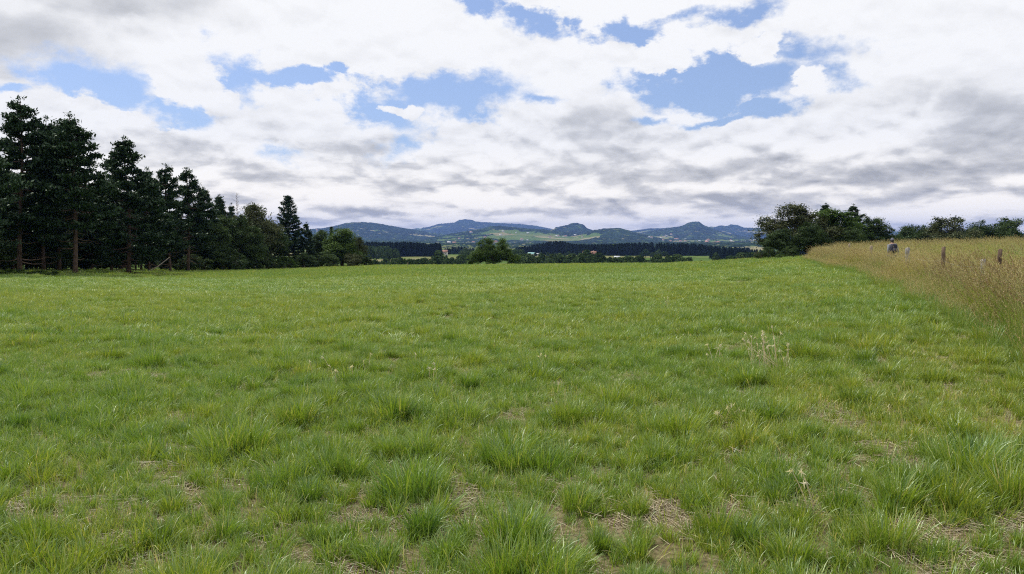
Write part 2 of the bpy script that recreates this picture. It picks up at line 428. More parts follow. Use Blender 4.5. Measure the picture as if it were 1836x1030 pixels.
M['bark_pine'] = bark('pine_bark', (.06, .042, .033), (.16, .105, .075))
M['bark'] = bark('grey_bark', (.07, .055, .042), (.16, .13, .10))
M['bark_dead'] = bark('dead_wood', (.22, .18, .15), (.36, .31, .26))
M['post_tan'] = bark('weathered_tan_post', (.20, .15, .10), (.42, .34, .25))
M['post_grey'] = bark('weathered_grey_post', (.20, .185, .165), (.42, .39, .36))
M['post_dark'] = bark('dark_brown_post', (.09, .06, .045), (.20, .14, .10))

def plain(name, col, rough=.7, spec=.3, metal=0, var=.0, scale=8):
    m, g = new_mat(name)
    if var:
        tc = g.new('ShaderNodeTexCoord'); n = g.noise(tc.outputs['Object'], scale, 5, .6)
        c = g.mix(n, tuple(v * (1 - var) for v in col) + (1,), tuple(min(1, v * (1 + var)) for v in col) + (1,))
        bsdf(g, c, rough, spec, metal)
    else: bsdf(g, col, rough, spec, metal)
    return m

# field soil and thatch
def field_material():
    m, g = new_mat('field_ground'); geo = g.new('ShaderNodeNewGeometry'); P = geo.outputs['Position']
    n1 = g.noise(P, 1.6, 6, .6); n2 = g.noise(P, 26, 5, .7); n3 = g.noise(P, .12, 4, .5)
    thatch = g.colramp(g.math('ADD', g.math('MULTIPLY', n2, .8), g.math('MULTIPLY', n1, .2)), [(.3, (.055, .038, .022)), (.5, (.17, .125, .075)), (.72, (.36, .29, .19))])
    green = g.colramp(n2, [(.3, (.04, .08, .015)), (.5, (.10, .17, .03)), (.7, (.18, .26, .05))])
    far = attr(g, 'green')
    bsdf(g, g.mix(far, thatch, green), .95, .1)
    return m
def hills_material():
    m, g = new_mat('hill_country'); geo = g.new('ShaderNodeNewGeometry'); P = geo.outputs['Position']
    mead = attr(g, 'meadow')
    nb = g.noise(P, .0035, 4, .6); nf = g.noise(P, .02, 6, .7); nn = g.noise(P, .12, 5, .7)
    vor = g.new('ShaderNodeTexVoronoi'); vor.inputs['Scale'].default_value = .0052
    wp = g.vmath('ADD', P, g.vmath('MULTIPLY', g.noise(P, .006, 2, .5, col=True), (120, 120, 0)))
    g.l.new(wp, vor.inputs['Vector'])
    sp = g.new('ShaderNodeSeparateColor'); g.l.new(vor.outputs['Color'], sp.inputs[0])
    meadow = g.colramp(sp.outputs[0], [(0, (.07, .12, .03)), (.35, (.10, .16, .04)), (.55, (.14, .18, .055)), (.72, (.19, .19, .08)), (.86, (.28, .24, .13)), (1, (.34, .30, .18))])
    meadow = g.mix(g.math('MULTIPLY', nn, .5), meadow, (.08, .12, .035, 1))
    forest = g.colramp(nf, [(.35, (.008, .015, .011)), (.5, (.015, .027, .016)), (.7, (.032, .052, .024))])
    forest = g.mix(g.ramp(nb, .45, .65), forest, g.vmath('MULTIPLY', forest, (1.7, 1.8, 1.5)))
    edge = g.ramp(g.math('ADD', g.math('ADD', g.math('MULTIPLY', mead, .66), .17), g.math('MULTIPLY', g.math('SUBTRACT', nf, .5), 3.1)), .44, .56)
    bsdf(g, g.mix(edge, forest, meadow), 1.0, .0)
    return m

# ------------------------------------------------------------------ ground sheets
def polar_grid(rs, azs):
    R, A = np.meshgrid(rs, azs, indexing='ij')
    X = R * np.sin(A); Y = R * np.cos(A)
    nr, na = R.shape
    i = np.arange(nr - 1)[:, None] * na; j = np.arange(na)[None]; j2 = (j + 1) % na
    q = np.stack([i + j, i + na + j, i + na + j2, i + j2], -1).reshape(-1, 4)
    return X.ravel(), Y.ravel(), q
def az_cols(fine_n, coarse_n):
    a = np.linspace(-.72, .72, fine_n)
    b = np.linspace(.72, 2 * PI - .72, coarse_n + 2)[1:-1]
    return np.concatenate([a, b])

# bare, strawy patches in the foreground: photo pixel, radius in metres
BARE_PX = [(820, 850, .62), (835, 900, .5), (830, 960, .45), (690, 840, .45), (640, 880, .4), (275, 795, .35), (40, 872, .45), (225, 925, .35), (620, 965, .3), (715, 985, .35),
           (1415, 815, .42), (1480, 868, .42), (1640, 840, .35), (1690, 975, .5), (1640, 950, .4), (1325, 742, .3), (1082, 742, .45), (470, 800, .22), (900, 795, .25), (730, 1010, .35),
           (385, 905, .2), (1010, 840, .2), (1180, 700, .35), (300, 770, .3), (640, 640, .5), (560, 740, .25), (1700, 700, .35), (1540, 620, .4), (1100, 900, .2), (160, 890, .2)]
BARE = []
for (px, py, rr) in BARE_PX:
    u, t = ray(px, py); d = (EYE - .05) / t; BARE.append((u * d, d, rr))
BARE = np.array(BARE)
def bare_mask(x, y):
    """1 on bare straw patches, 0 in full grass"""
    v = np.zeros_like(x, dtype=float)
    for (bx, by, br) in BARE:
        q = np.hypot((x - bx), (y - by) / 1.1) / br
        v = np.maximum(v, .53 - q)
    v = np.where(v > -.5, v + (fbm(x * 3.1, y * 3.1, 4, .6) - .5) * 1.2, -1)
    w = sstep(.0, .4, v)
    nat = sstep(.62, .76, fbm(x * 1.3 + 40, y * 1.3, 4)) * .35
    return np.maximum(w, nat)
BX = [(0, 3.4), (10, 6.75), (17, 9.5), (35, 15.9), (60, 23.0), (85, 31.5), (120, 44)]
def bank_x(y): return np.interp(y, [p[0] for p in BX], [p[1] for p in BX]) + .9 * (fbm(y * .35 + 7, y * 0 + 2., 3) - .5)

rs = np.concatenate([[.05], np.geomspace(.6, 12, 70), np.geomspace(12.4, 235, 150)])
X, Y, Q = polar_grid(rs, az_cols(420, 120))
Z = H_field(X, Y)
edgefade = sstep(200, 235, np.hypot(X, Y)); Z = Z - edgefade * .8
gm = sstep(25, 60, np.hypot(X, Y)) * .85 + .15 * (1 - bare_mask(X, Y))
tag(obj('field', make_mesh('field', np.stack([X, Y, Z], 1), [Q], field_material(), True, {'green': gm})), kind='structure')

rs = np.concatenate([np.geomspace(190, 2000, 90), np.geomspace(2030, 17000, 330), [18500, 20000]])
X, Y, Q = polar_grid(rs, az_cols(900, 120))
Z, MEAD = terrain(X, Y)
tag(obj('hills', make_mesh('hills', np.stack([X, Y, Z], 1), [Q], hills_material(), False, {'meadow': MEAD})), kind='structure')

# ------------------------------------------------------------------ instancing of what nobody could count
def scatter(name, sources, P, rot, scale, idx, tone, label, cat=None):
    """one object: points that carry instances of the source meshes"""
    col = bpy.data.collections.new(name + '_sources')
    for k, me in enumerate(sources):
        o = bpy.data.objects.new('%s_source_%02d' % (name, k), me); col.objects.link(o)
    me = make_mesh(name, P, [], None, False, {'rot': rot, 'scl': scale, 'idx': idx, 'tone': tone})
    for s_ in sources[0].materials: me.materials.append(s_)
    ob = obj(name, me)
    ng = bpy.data.node_groups.new(name, 'GeometryNodeTree')
    ng.interface.new_socket('Geometry', in_out='INPUT', socket_type='NodeSocketGeometry')
    ng.interface.new_socket('Geometry', in_out='OUTPUT', socket_type='NodeSocketGeometry')
    N = ng.nodes; L = ng.links
    gi = N.new('NodeGroupInput'); go = N.new('NodeGroupOutput')
    iop = N.new('GeometryNodeInstanceOnPoints'); ci = N.new('GeometryNodeCollectionInfo')
    ci.inputs['Collection'].default_value = col; ci.inputs['Separate Children'].default_value = True; ci.inputs['Reset Children'].default_value = True
    iop.inputs['Pick Instance'].default_value = True
    def na(nm, typ):
        a = N.new('GeometryNodeInputNamedAttribute'); a.data_type = typ; a.inputs['Name'].default_value = nm; return a.outputs['Attribute']
    L.new(gi.outputs[0], iop.inputs['Points']); L.new(ci.outputs[0], iop.inputs['Instance'])
    ri = N.new('FunctionNodeFloatToInt') if False else None
    L.new(na('idx', 'FLOAT'), iop.inputs['Instance Index'])
    L.new(na('rot', 'FLOAT_VECTOR'), iop.inputs['Rotation']); L.new(na('scl', 'FLOAT_VECTOR'), iop.inputs['Scale'])
    L.new(iop.outputs[0], go.inputs[0])
    md = ob.modifiers.new('scatter', 'NODES'); md.node_group = ng
    tag(ob, label, cat, kind='stuff')
    return ob

def blades(geo, n, rng, root_r, lmin, lmax, wid, spread=.9, segs=4, bend=1.0, square=None, lean=(0, 0), vals=None, clumps=None):
    """n curved tapering grass blades"""
    if square:
        rx = rng.uniform(-square / 2, square / 2, n); ry = rng.uniform(-square / 2, square / 2, n)
        if clumps:
            c = rng.uniform(-square / 2, square / 2, (clumps, 2)); k = rng.integers(0, clumps, n); f = rng.random(n) < .8
            sx = rng.normal(0, square / math.sqrt(clumps) * .30, (n, 2)); rx = np.where(f, c[k, 0] + sx[:, 0], rx); ry = np.where(f, c[k, 1] + sx[:, 1], ry)
            ox = np.where(f, sx[:, 0], 0); oy = np.where(f, sx[:, 1], 0)
            ang = np.arctan2(oy, ox) + rng.normal(0, .9, n)
        else: ang = rng.uniform(0, 2 * PI, n)
        rr = np.ones(n)
    else:
        ang0 = rng.uniform(0, 2 * PI, n); q = np.sqrt(rng.random(n)) * root_r
        rx = q * np.cos(ang0); ry = q * np.sin(ang0); ang = ang0 + rng.normal(0, .6, n); rr = .35 + q / max(root_r, 1e-6)
    L = rng.uniform(lmin, lmax, n) * (1 - .25 * (rng.random(n) ** 3))
    if square and clumps:
        dd = np.hypot(sx[:, 0], sx[:, 1]) / (square / math.sqrt(clumps))
        ch = rng.uniform(.55, 1.25, clumps)[k]
        L = L * np.where(f, ch * (.45 + .75 * np.exp(-(dd / .38) ** 2)), .42)
    th0 = np.abs(rng.normal(.10, .18, n)) * spread * rr + .04           # starting tilt from vertical
    th1 = th0 + np.abs(rng.normal(.75, .42, n)) * spread * bend        # tilt gained to the tip
    t = np.linspace(0, 1, segs + 1)
    th = th0[:, None] + (th1 - th0)[:, None] * (t[None] ** 1.4)
    ds = L[:, None] / segs
    hx = np.cumsum(np.sin(th[:, :-1]) * ds, 1); hz = np.cumsum(np.cos(th[:, :-1]) * ds, 1)
    hx = np.hstack([np.zeros((n, 1)), hx]); hz = np.hstack([np.zeros((n, 1)), hz])
    cx = rx[:, None] + hx * np.cos(ang)[:, None] + lean[0] * hz ** 1.5; cy = ry[:, None] + hx * np.sin(ang)[:, None] + lean[1] * hz ** 1.5
    C = np.stack([cx, cy, hz - .01], -1)
    tw = ang + PI / 2 + rng.normal(0, .7, n)
    S = np.stack([np.cos(tw), np.sin(tw), np.zeros(n)], -1)
    w = wid * rng.uniform(.6, 1.3, n)
    prof = np.interp(t, [0, .35, .75, 1], [.65, 1, .6, .0])
    W = w[:, None] * prof[None] / 2
    Lf = C[:, :-1] - S[:, None] * W[:, :-1, None]; Rt = C[:, :-1] + S[:, None] * W[:, :-1, None]
    V = np.concatenate([Lf, Rt, C[:, -1:]], 1)                     # segs + segs + 1
    m = 2 * segs + 1; b = np.arange(n)[:, None, None] * m
    q = np.array([[i, segs + i, segs + i + 1, i + 1] for i in range(segs - 1)])
    tr = np.array([[segs - 1, 2 * segs - 1, 2 * segs]])
    val = rng.random(n) if vals is None else vals(n)
    geo.add(V.reshape(-1, 3), (tr[None] + b).reshape(-1, 3), (q[None] + b).reshape(-1, 4), np.repeat(val, m))

def grass_meshes():
    src = []
    bv = lambda n: np.clip(RNG.normal(.5, .22, n), 0, .93) + (RNG.random(n) < .035) * .5
    for k in range(4):       # 0-3 big lush tussocks
        g = Geo(); r = np.random.default_rng(100 + k)
        bb = lambda n, o=(-.16, .02, .10, -.05)[k]: np.clip(RNG.normal(.5 + o, .2, n), 0, .93) + (RNG.random(n) < .03) * .5
        blades(g, 300, r, .10 + .035 * k, .18, (.36, .42, .46, .40)[k], .0082, 1.0, 5, 1.1, vals=bb)
        blades(g, 60, r, .14, .10, .2, .005, 1.2, 4, vals=bv)
        src.append(g.mesh('tussock', M['grass']))
    for k in range(4):       # 4-7 middling tufts
        g = Geo(); r = np.random.default_rng(200 + k)
        blades(g, 125, r, .085, .10, .25, .0066, 1.15, 4, 1.1, vals=bv)
        src.append(g.mesh('tuft', M['grass']))
    for k in range(3):       # 8-10 thin low grass
        g = Geo(); r = np.random.default_rng(300 + k)
        blades(g, 70, r, .2, .05, .14, .0035, 1.3, 3, 1.0, square=.42, vals=lambda n: np.clip(RNG.normal(.62, .25, n), 0, 1))
        src.append(g.mesh('low_grass', M['grass']))
    for k in range(4):       # 11-14 one metre patches for the middle distance
        g = Geo(); r = np.random.default_rng(400 + k)
        blades(g, 1500, r, .2, .16, .34, .0095, 1.1, 3, 1.0, square=1.25, clumps=11, vals=bv)
        src.append(g.mesh('grass_patch', M['grass']))
    for k in range(3):       # 15-17 wide patches for the far field
        g = Geo(); r = np.random.default_rng(500 + k)
        blades(g, 2400, r, .2, .18, .40, .024, 1.1, 2, 1.0, square=3.4, clumps=42, vals=bv)
        src.append(g.mesh('grass_patch_far', M['grass']))
    return src
def field_scatter():
    src = grass_meshes()
    P = []; R_ = []; S_ = []; I_ = []; T_ = []
    def tone_at(x, y):
        a = fbm(x * .12 + 3, y * .12, 3); b = fbm(x * .9, y * .9 + 8, 3)
        return np.clip(.5 + (a - .5) * 1.7 + (b - .5) * 1.6 + RNG.normal(0, .22, len(x)), 0, 1)
    def put(x, y, idx, s, sz=None, tilt=.12):
        n = len(x); z = H_field(x, y)
        P.append(np.stack([x, y, z], 1)); R_.append(np.stack([RNG.normal(0, tilt, n), RNG.normal(0, tilt, n), RNG.uniform(0, 2 * PI, n)], 1))
        sz = s if sz is None else sz
        S_.append(np.stack([s, s, sz], 1)); I_.append(idx); T_.append(tone_at(x, y))
    def region(d0, d1, dens, um=.80):
        n = int(dens * um * (d1 * d1 - d0 * d0)); d = np.sqrt(RNG.uniform(d0 * d0, d1 * d1, n)); x = RNG.uniform(-um, um, n) * d
        ok = x < bank_x(d) + .3
        return x[ok], d[ok]
    grow = lambda x, y: np.clip(.62 + 1.0 * (fbm(x * 1.7 + 11, y * 1.7, 3) - .40), .45, 1.05)
    # near: tussocks, tufts and low grass
    x, y = region(1.6, 15, 13); b = bare_mask(x, y); f = fbm(x * 3.0, y * 3.0 + 50, 2)
    ok = (b < .45) & (f > .45); x, y = x[ok], y[ok]
    put(x, y, RNG.integers(0, 4, len(x)).astype(float), RNG.uniform(.55, 1.08, len(x)) * grow(x, y))
    x, y = region(1.6, 15, 64); b = bare_mask(x, y); ok = RNG.random(len(x)) > b * 1.02; x, y = x[ok], y[ok]
    put(x, y, RNG.integers(4, 8, len(x)).astype(float), RNG.uniform(.55, 1.15, len(x)) * grow(x, y), tilt=.28)
    x, y = region(1.6, 15, 34); b = bare_mask(x, y); ok = RNG.random(len(x)) > b * .35; x, y = x[ok], y[ok]
    put(x, y, RNG.integers(8, 11, len(x)).astype(float), RNG.uniform(.8, 1.3, len(x)))
    # 15 - 32 m
    x, y = region(15, 34, 12); f = fbm(x * 1.7, y * 1.7 + 50, 2); ok = f > .42; x, y = x[ok], y[ok]
    put(x, y, RNG.integers(0, 4, len(x)).astype(float), RNG.uniform(.5, .9, len(x)) * grow(x, y))
    x, y = region(14, 34, 2.3)
    put(x, y, RNG.integers(11, 15, len(x)).astype(float), RNG.uniform(.9, 1.1, len(x)), RNG.uniform(.6, .95, len(x)) * grow(x, y) * 1.1, tilt=.02)
    # 32 - 62 m
    x, y = region(33, 64, 1.25)
    put(x, y, RNG.integers(11, 15, len(x)).astype(float), RNG.uniform(1.15, 1.35, len(x)), RNG.uniform(.7, 1.0, len(x)) * grow(x, y), tilt=.02)
    # 60 m to beyond the crest
    x, y = region(62, 165, .3); ok = x > -44 - .02 * y; x, y = x[ok], y[ok]
    put(x, y, RNG.integers(15, 18, len(x)).astype(float), RNG.uniform(.9, 1.1, len(x)), RNG.uniform(.6, .95, len(x)), tilt=.015)
    cat = np.concatenate
    scatter('meadow_grass', src, cat(P), cat(R_), cat(S_), cat(I_), cat(T_), 'tufted green grass covering the open field', 'grass')
    print('grass instances', len(cat(P)))
    # straw lying on the bare patches
    st = []
    for k in range(3):
        g = Geo(); r = np.random.default_rng(600 + k); n = 46
        c = np.stack([r.normal(0, .09, n), r.normal(0, .09, n), r.uniform(.004, .022, n)], 1); a = r.uniform(0, PI, n) * .9
        D = np.stack([np.cos(a), np.sin(a), r.normal(0, .09, n)], 1)
        L = r.uniform(.04, .17, n)
        for i in range(n):
            g.tube([c[i] - D[i] * L[i] / 2, c[i] + D[i] * L[i] / 2 + r.normal(0, .004, 3)], r.uniform(.0010, .0021), 4, r.random(), cap=False)
        st.append(g.mesh('straw', M['straw']))
    x, y = region(1.6, 14, 40, .75); b = bare_mask(x, y); ok = RNG.random(len(x)) < b + .05; x, y = x[ok], y[ok]; n = len(x)
    scatter('dry_straw', st, np.stack([x, y, H_field(x, y)], 1), np.stack([np.zeros(n), np.zeros(n), RNG.normal(.2, .9, n)], 1), RNG.uniform(.8, 1.5, (n, 1)) * np.ones((1, 3)),
            RNG.integers(0, 3, n).astype(float), RNG.random(n), 'pale dry straw lying flat in the bare patches of the field', 'straw')
field_scatter()

# ------------------------------------------------------------------ tall hay along the fence
def hay_meshes():
    out = []
    def stems(g, gh, n, r, rad, h0, h1, lean, headlen, headw, dark):
        for i in range(n):
            a = r.uniform(0, 2 * PI); q = math.sqrt(r.random()) * rad; h = r.uniform(h0, h1)
            lx = r.normal(lean[0], .16); ly = r.normal(lean[1], .16)
            t = np.linspace(0, 1, 5)
            pts = np.stack([q * math.cos(a) + lx * h * t ** 1.7, q * math.sin(a) + ly * h * t ** 1.7, h * t * (1 - .06 * t)], 1)
            g.tube(pts, np.interp(t, [0, 1], [.0022, .0011]), 3, r.uniform(.3, .95), cap=False)
            d = unit(pts[-1] - pts[-2]); m = 13
            tt = np.linspace(-.75, .3, m)[:, None]
            c = pts[-1] + d * tt * headlen + r.normal(0, headw * .30, (m, 3)) * (1 - np.abs(tt) * .7)
            dd = unit(d + r.normal(0, .45, (m, 3)))
            gh.cards(c, dd, rand_dirs(m, r), headlen * .22, headw * .55, np.clip(r.normal(dark, .2, m), 0, 1))
    for k in range(3):        # 0-2 golden hay
        g = Geo(); gh = Geo(); r = np.random.default_rng(700 + k)
        blades(g, 200, r, .28, .38, .92, .0055, .6, 4, .7, lean=(-.10, 0), vals=lambda n: np.clip(r.normal(.38, .22, n), 0, 1))
        stems(g, gh, 12, r, .3, .7, 1.30, (-.16, 0), .14, .016, .15)
        out.append((g, gh))
    for k in range(2):        # 3-4 reddish panicles
        g = Geo(); gh = Geo(); r = np.random.default_rng(720 + k)
        blades(g, 200, r, .28, .38, .85, .006, .65, 4, .7, lean=(-.1, 0), vals=lambda n: np.clip(r.normal(.42, .25, n), 0, 1))
        stems(g, gh, 8, r, .3, .85, 1.35, (-.34, 0), .24, .030, .8)
        out.append((g, gh))
    for k in range(2):        # 5-6 greener lower grass at the foot
        g = Geo(); gh = Geo(); r = np.random.default_rng(740 + k)
        blades(g, 170, r, .28, .22, .55, .006, .9, 4, .9, vals=lambda n: r.uniform(0, .45, n))
        stems(g, gh, 8, r, .3, .45, .7, (-.1, 0), .1, .016, .2)
        out.append((g, gh))
    ms = []
    for (g, gh) in out:
        a = g.mesh('hay', [M['hay'], M['seed']]); b = gh
        V = np.vstack(g.V + gh.V); n0 = g.n
        T = np.vstack(g.T); Q1 = np.vstack(g.Q); Q2 = np.vstack(gh.Q) + n0
        mi = np.concatenate([np.zeros(len(T) + len(Q1)), np.ones(len(Q2))])
        ms.append(make_mesh('hay', V, [T, Q1, Q2], [M['hay'], M['seed']], False, {'bl': np.concatenate(g.A + gh.A)}, mi))
    return ms
def hay_scatter():
    src = hay_meshes()
    P = []; I = []; S = []; T = []
    def put(x, y, idx, s):
        P.append(np.stack([x, y, H_field(x, y) - .01], 1)); I.append(idx); S.append(s)
        T.append(np.clip(.5 + (fbm(x * .5, y * .5, 3) - .5) * 1.6 + RNG.normal(0, .15, len(x)), 0, 1))
    def strip(y0, y1, n, o0, o1, pw=.5):
        y = y0 + (y1 - y0) * RNG.random(n) ** (1 / (1 + pw)) if pw else RNG.uniform(y0, y1, n)
        x = bank_x(y) + RNG.uniform(o0, o1, n); return x, y
    # foot of the bank, green
    x, y = strip(2, 70, 1500, -.35, .5, .3); put(x, y, RNG.integers(5, 7, len(x)).astype(float), RNG.uniform(.5, .9, len(x)))
    # main strip
    x, y = strip(2, 75, 5200, .1, 2.6, .2)
    red = (RNG.random(len(x)) < np.clip(.95 - y / 32, .08, .6) * sstep(.35, .6, fbm(x * .4 + 4, y * .4, 2) + .12))
    idx = np.where(red, RNG.integers(3, 5, len(x)), RNG.integers(0, 3, len(x))).astype(float)
    ramp = sstep(0, .9, x - bank_x(y)); put(x, y, idx, RNG.uniform(.50, .92, len(x)) * (.55 + .45 * ramp) * (.75 + .55 * fbm(x * .6, y * .6 + 9, 3)))
    y = RNG.uniform(2, 16, 1500); x = bank_x(y) + RNG.uniform(.2, 4.5, 1500); put(x, y, np.where(RNG.random(1500) < .4, RNG.integers(3, 5, 1500), RNG.integers(0, 3, 1500)).astype(float), RNG.uniform(.6, 1.0, 1500))
    # rough grass on the walked strip behind the fence
    x, y = strip(2, 75, 1500, 2.4, 3.6, .45); put(x, y, RNG.integers(5, 7, len(x)).astype(float), RNG.uniform(.6, 1.0, len(x)))
    # the hay meadow beyond
    n = 9500; y = 3 + 107 * RNG.random(n) ** .62; x = bank_x(y) + 3.3 + RNG.uniform(0, 1, n) ** 1.2 * (y * .5 + 6)
    ok = (x < .9 * y + 4); x, y = x[ok], y[ok]
    w = RNG.random(len(x)); idx = np.where(w < .42, RNG.integers(5, 7, len(x)), np.where(w < .93, RNG.integers(0, 3, len(x)), RNG.integers(3, 5, len(x)))).astype(float)
    put(x, y, idx, RNG.uniform(.6, .95, len(x)) * (1 + .35 * sstep(40, 90, y)))
    Pc = np.concatenate(P); n = len(Pc); s = np.concatenate(S)
    rot = np.stack([RNG.normal(0, .08, n), RNG.normal(0, .08, n), RNG.normal(0, .9, n)], 1)
    far = 1 + .5 * sstep(25, 80, Pc[:, 1])
    scatter('hay_grass', src, Pc, rot, np.stack([s * far, s * far, s], 1), np.concatenate(I), np.concatenate(T), 'tall golden brown seeding grass along the fence and in the meadow beyond', 'tall grass')
hay_scatter()

# ------------------------------------------------------------------ trees
def needles(g, c, d, n, r, L, W, flat=.45):
    """spray of needle tufts round points c with limb direction d"""
    m = len(c)
    C = np.repeat(c, n, 0) + r.normal(0, 1, (m * n, 3)) * np.array([L * .55, L * .55, L * .28])
    D = unit(np.repeat(d, n, 0) * .55 + r.normal(0, .6, (m * n, 3)) + np.array([0, 0, .25]))
    N = unit(r.normal(0, flat, (m * n, 3)) + np.array([0, 0, 1.0]))
    base = np.repeat(r.normal(.42, .2, m), n)
    g.cards(C, D, N, L * r.uniform(.6, 1.25, m * n), W * r.uniform(.7, 1.3, m * n), np.clip(base + r.normal(0, .15, m * n), 0, 1))
def pine_meshes(seed, base=.38, wide=.23, lean=0.0, dens=2.0, whorls=17, ragged=.35):
    """unit Scots pine, 12 m tall: (trunk mesh, crown mesh)"""
    r = np.random.default_rng(seed); H = 12.0
    tr = Geo(); cr = Geo()
    t = np.linspace(0, 1, 12)
    wx = lean * H * t ** 1.5 + .12 * np.sin(t * 5 + r.uniform(0, 6)); wy = .12 * np.sin(t * 4 + r.uniform(0, 6))
    trunk = np.stack([wx, wy, H * t * .985], 1)
    tr.tube(trunk, np.interp(t, [0, .05, .5, 1], [.20, .16, .105, .02]), 8)
    at = lambda f: np.array([np.interp(f, t, trunk[:, k]) for k in range(3)])
    for w in range(whorls + 6):
        dead = w < 6
        f = base * (.35 + .62 * w / 6) if dead else base + (1 - base) * ((w - 6) / whorls) ** .93 * .97
        fc = (f - base) / (1 - base)
        nb = r.integers(1, 3) if dead else r.integers(3, 6)
        env = np.interp(fc, [0, .15, .35, .6, .85, 1], [.8, 1, .93, .60, .23, .06]) if not dead else .55
        a0 = r.uniform(0, 2 * PI)
        for b in range(nb):
            L = H * wide * env * r.uniform(1 - ragged, 1.12)
            if r.random() < .10 and not dead: L *= .5
            a = a0 + b * 2 * PI / nb + r.normal(0, .3)
            up = np.interp(fc, [0, .5, 1], [-.10, .12, .75]) + r.normal(0, .09)
            p0 = at(min(f + r.normal(0, .008), .985)); k = np.linspace(0, 1, 6)
            h = np.array([math.cos(a), math.sin(a), 0])
            pts = p0 + h * (k * L)[:, None] + np.array([0, 0, 1.0]) * (up * L * k + .10 * L * k ** 2.2 - .07 * L * np.sin(k * PI))[:, None] + r.normal(0, .02, (6, 3)) * k[:, None]
            tr.tube(pts, np.interp(k, [0, 1], [.035 + .012 * L, .008]), 4, cap=False)
            if dead:
                continue
            # side twigs with needle tufts, dense at the outer end
            nt = int(max(4, L * 5.5 * dens)); s = r.uniform(.25, 1.0, nt) ** .75
            q = np.stack([np.interp(s, k, pts[:, j]) for j in range(3)], 1)
            sa = a + r.choice([-1, 1], nt) * r.uniform(.4, 1.2, nt); sl = r.uniform(.12, .65, nt) * (1.2 - .6 * s) * min(1.7, .5 + L * .5)
            tip = q + np.stack([np.cos(sa), np.sin(sa), r.normal(.12, .15, nt)], 1) * sl[:, None]
            C = np.concatenate([tip, (q + tip) / 2, pts[-1:]]); D = unit(np.concatenate([tip - q, tip - q, (pts[-1:] - pts[-2:-1])]))
            needles(cr, C, D, 10, r, .30, .13)
    top = at(.99); needles(cr, top + r.normal(0, .08, (4, 3)) + [0, 0, .12], np.tile([0, 0, 1.0], (4, 1)), 8, r, .26, .09)
    return tr.mesh('trunk', M['bark_pine']), cr.mesh('crown', M['pine'])
def spruce_meshes(seed, wide=.24, base=.06, mat='spruce'):
    r = np.random.default_rng(seed); H = 12.0; tr = Geo(); cr = Geo()
    t = np.linspace(0, 1, 8); trunk = np.stack([.03 * np.sin(t * 6), .03 * np.cos(t * 5), H * t], 1)
    tr.tube(trunk, np.interp(t, [0, 1], [.17, .012]), 8)
    nw = 25
    for w in range(nw):
        fc = w / nw; f = base + (1 - base) * fc
        nb = 7 if fc < .7 else 5; a0 = r.uniform(0, 6)
        lob = .72 + .5 * r.random()
        for b in range(nb):
            L = H * wide * (1 - fc) ** .95 * r.uniform(.6, 1.12) * (lob if r.random() < .7 else 1.0) + .18
            a = a0 + b * 2 * PI / nb + r.normal(0, .25); k = np.linspace(0, 1, 5)
            h = np.array([math.cos(a), math.sin(a), 0])
            up = np.interp(fc, [0, .6, 1], [-.25, .05, .7])
            pts = np.array([0, 0, f * H]) + h * (k * L)[:, None] + np.array([0, 0, 1.0]) * (up * L * k + .22 * L * k ** 2.5)[:, None]
            tr.tube(pts, np.interp(k, [0, 1], [.03, .007]), 3, cap=False)
            nt = int(max(4, L * 7)); s = r.uniform(.15, 1, nt) ** .8
            q = np.stack([np.interp(s, k, pts[:, j]) for j in range(3)], 1)
            sa = a + r.choice([-1, 1], nt) * r.uniform(.5, 1.0, nt); sl = r.uniform(.15, .45, nt) * L * .5 * (1.2 - s)
            tip = q + np.stack([np.cos(sa) * sl, np.sin(sa) * sl, -r.uniform(.0, .22, nt) * sl], 1)
            C = np.concatenate([tip, (q + tip) / 2, pts[-1:]]); D = unit(np.concatenate([tip - q, tip - q, pts[-1:] - pts[-2:-1]]))
            needles(cr, C, D, 10, r, .28, .12, flat=.3)
    needles(cr, np.array([[0, 0, H * .985], [0, 0, H]]), np.tile([0, 0, 1.0], (2, 1)), 7, r, .25, .07)
    return tr.mesh('trunk', M['bark']), cr.mesh('crown', M[mat])
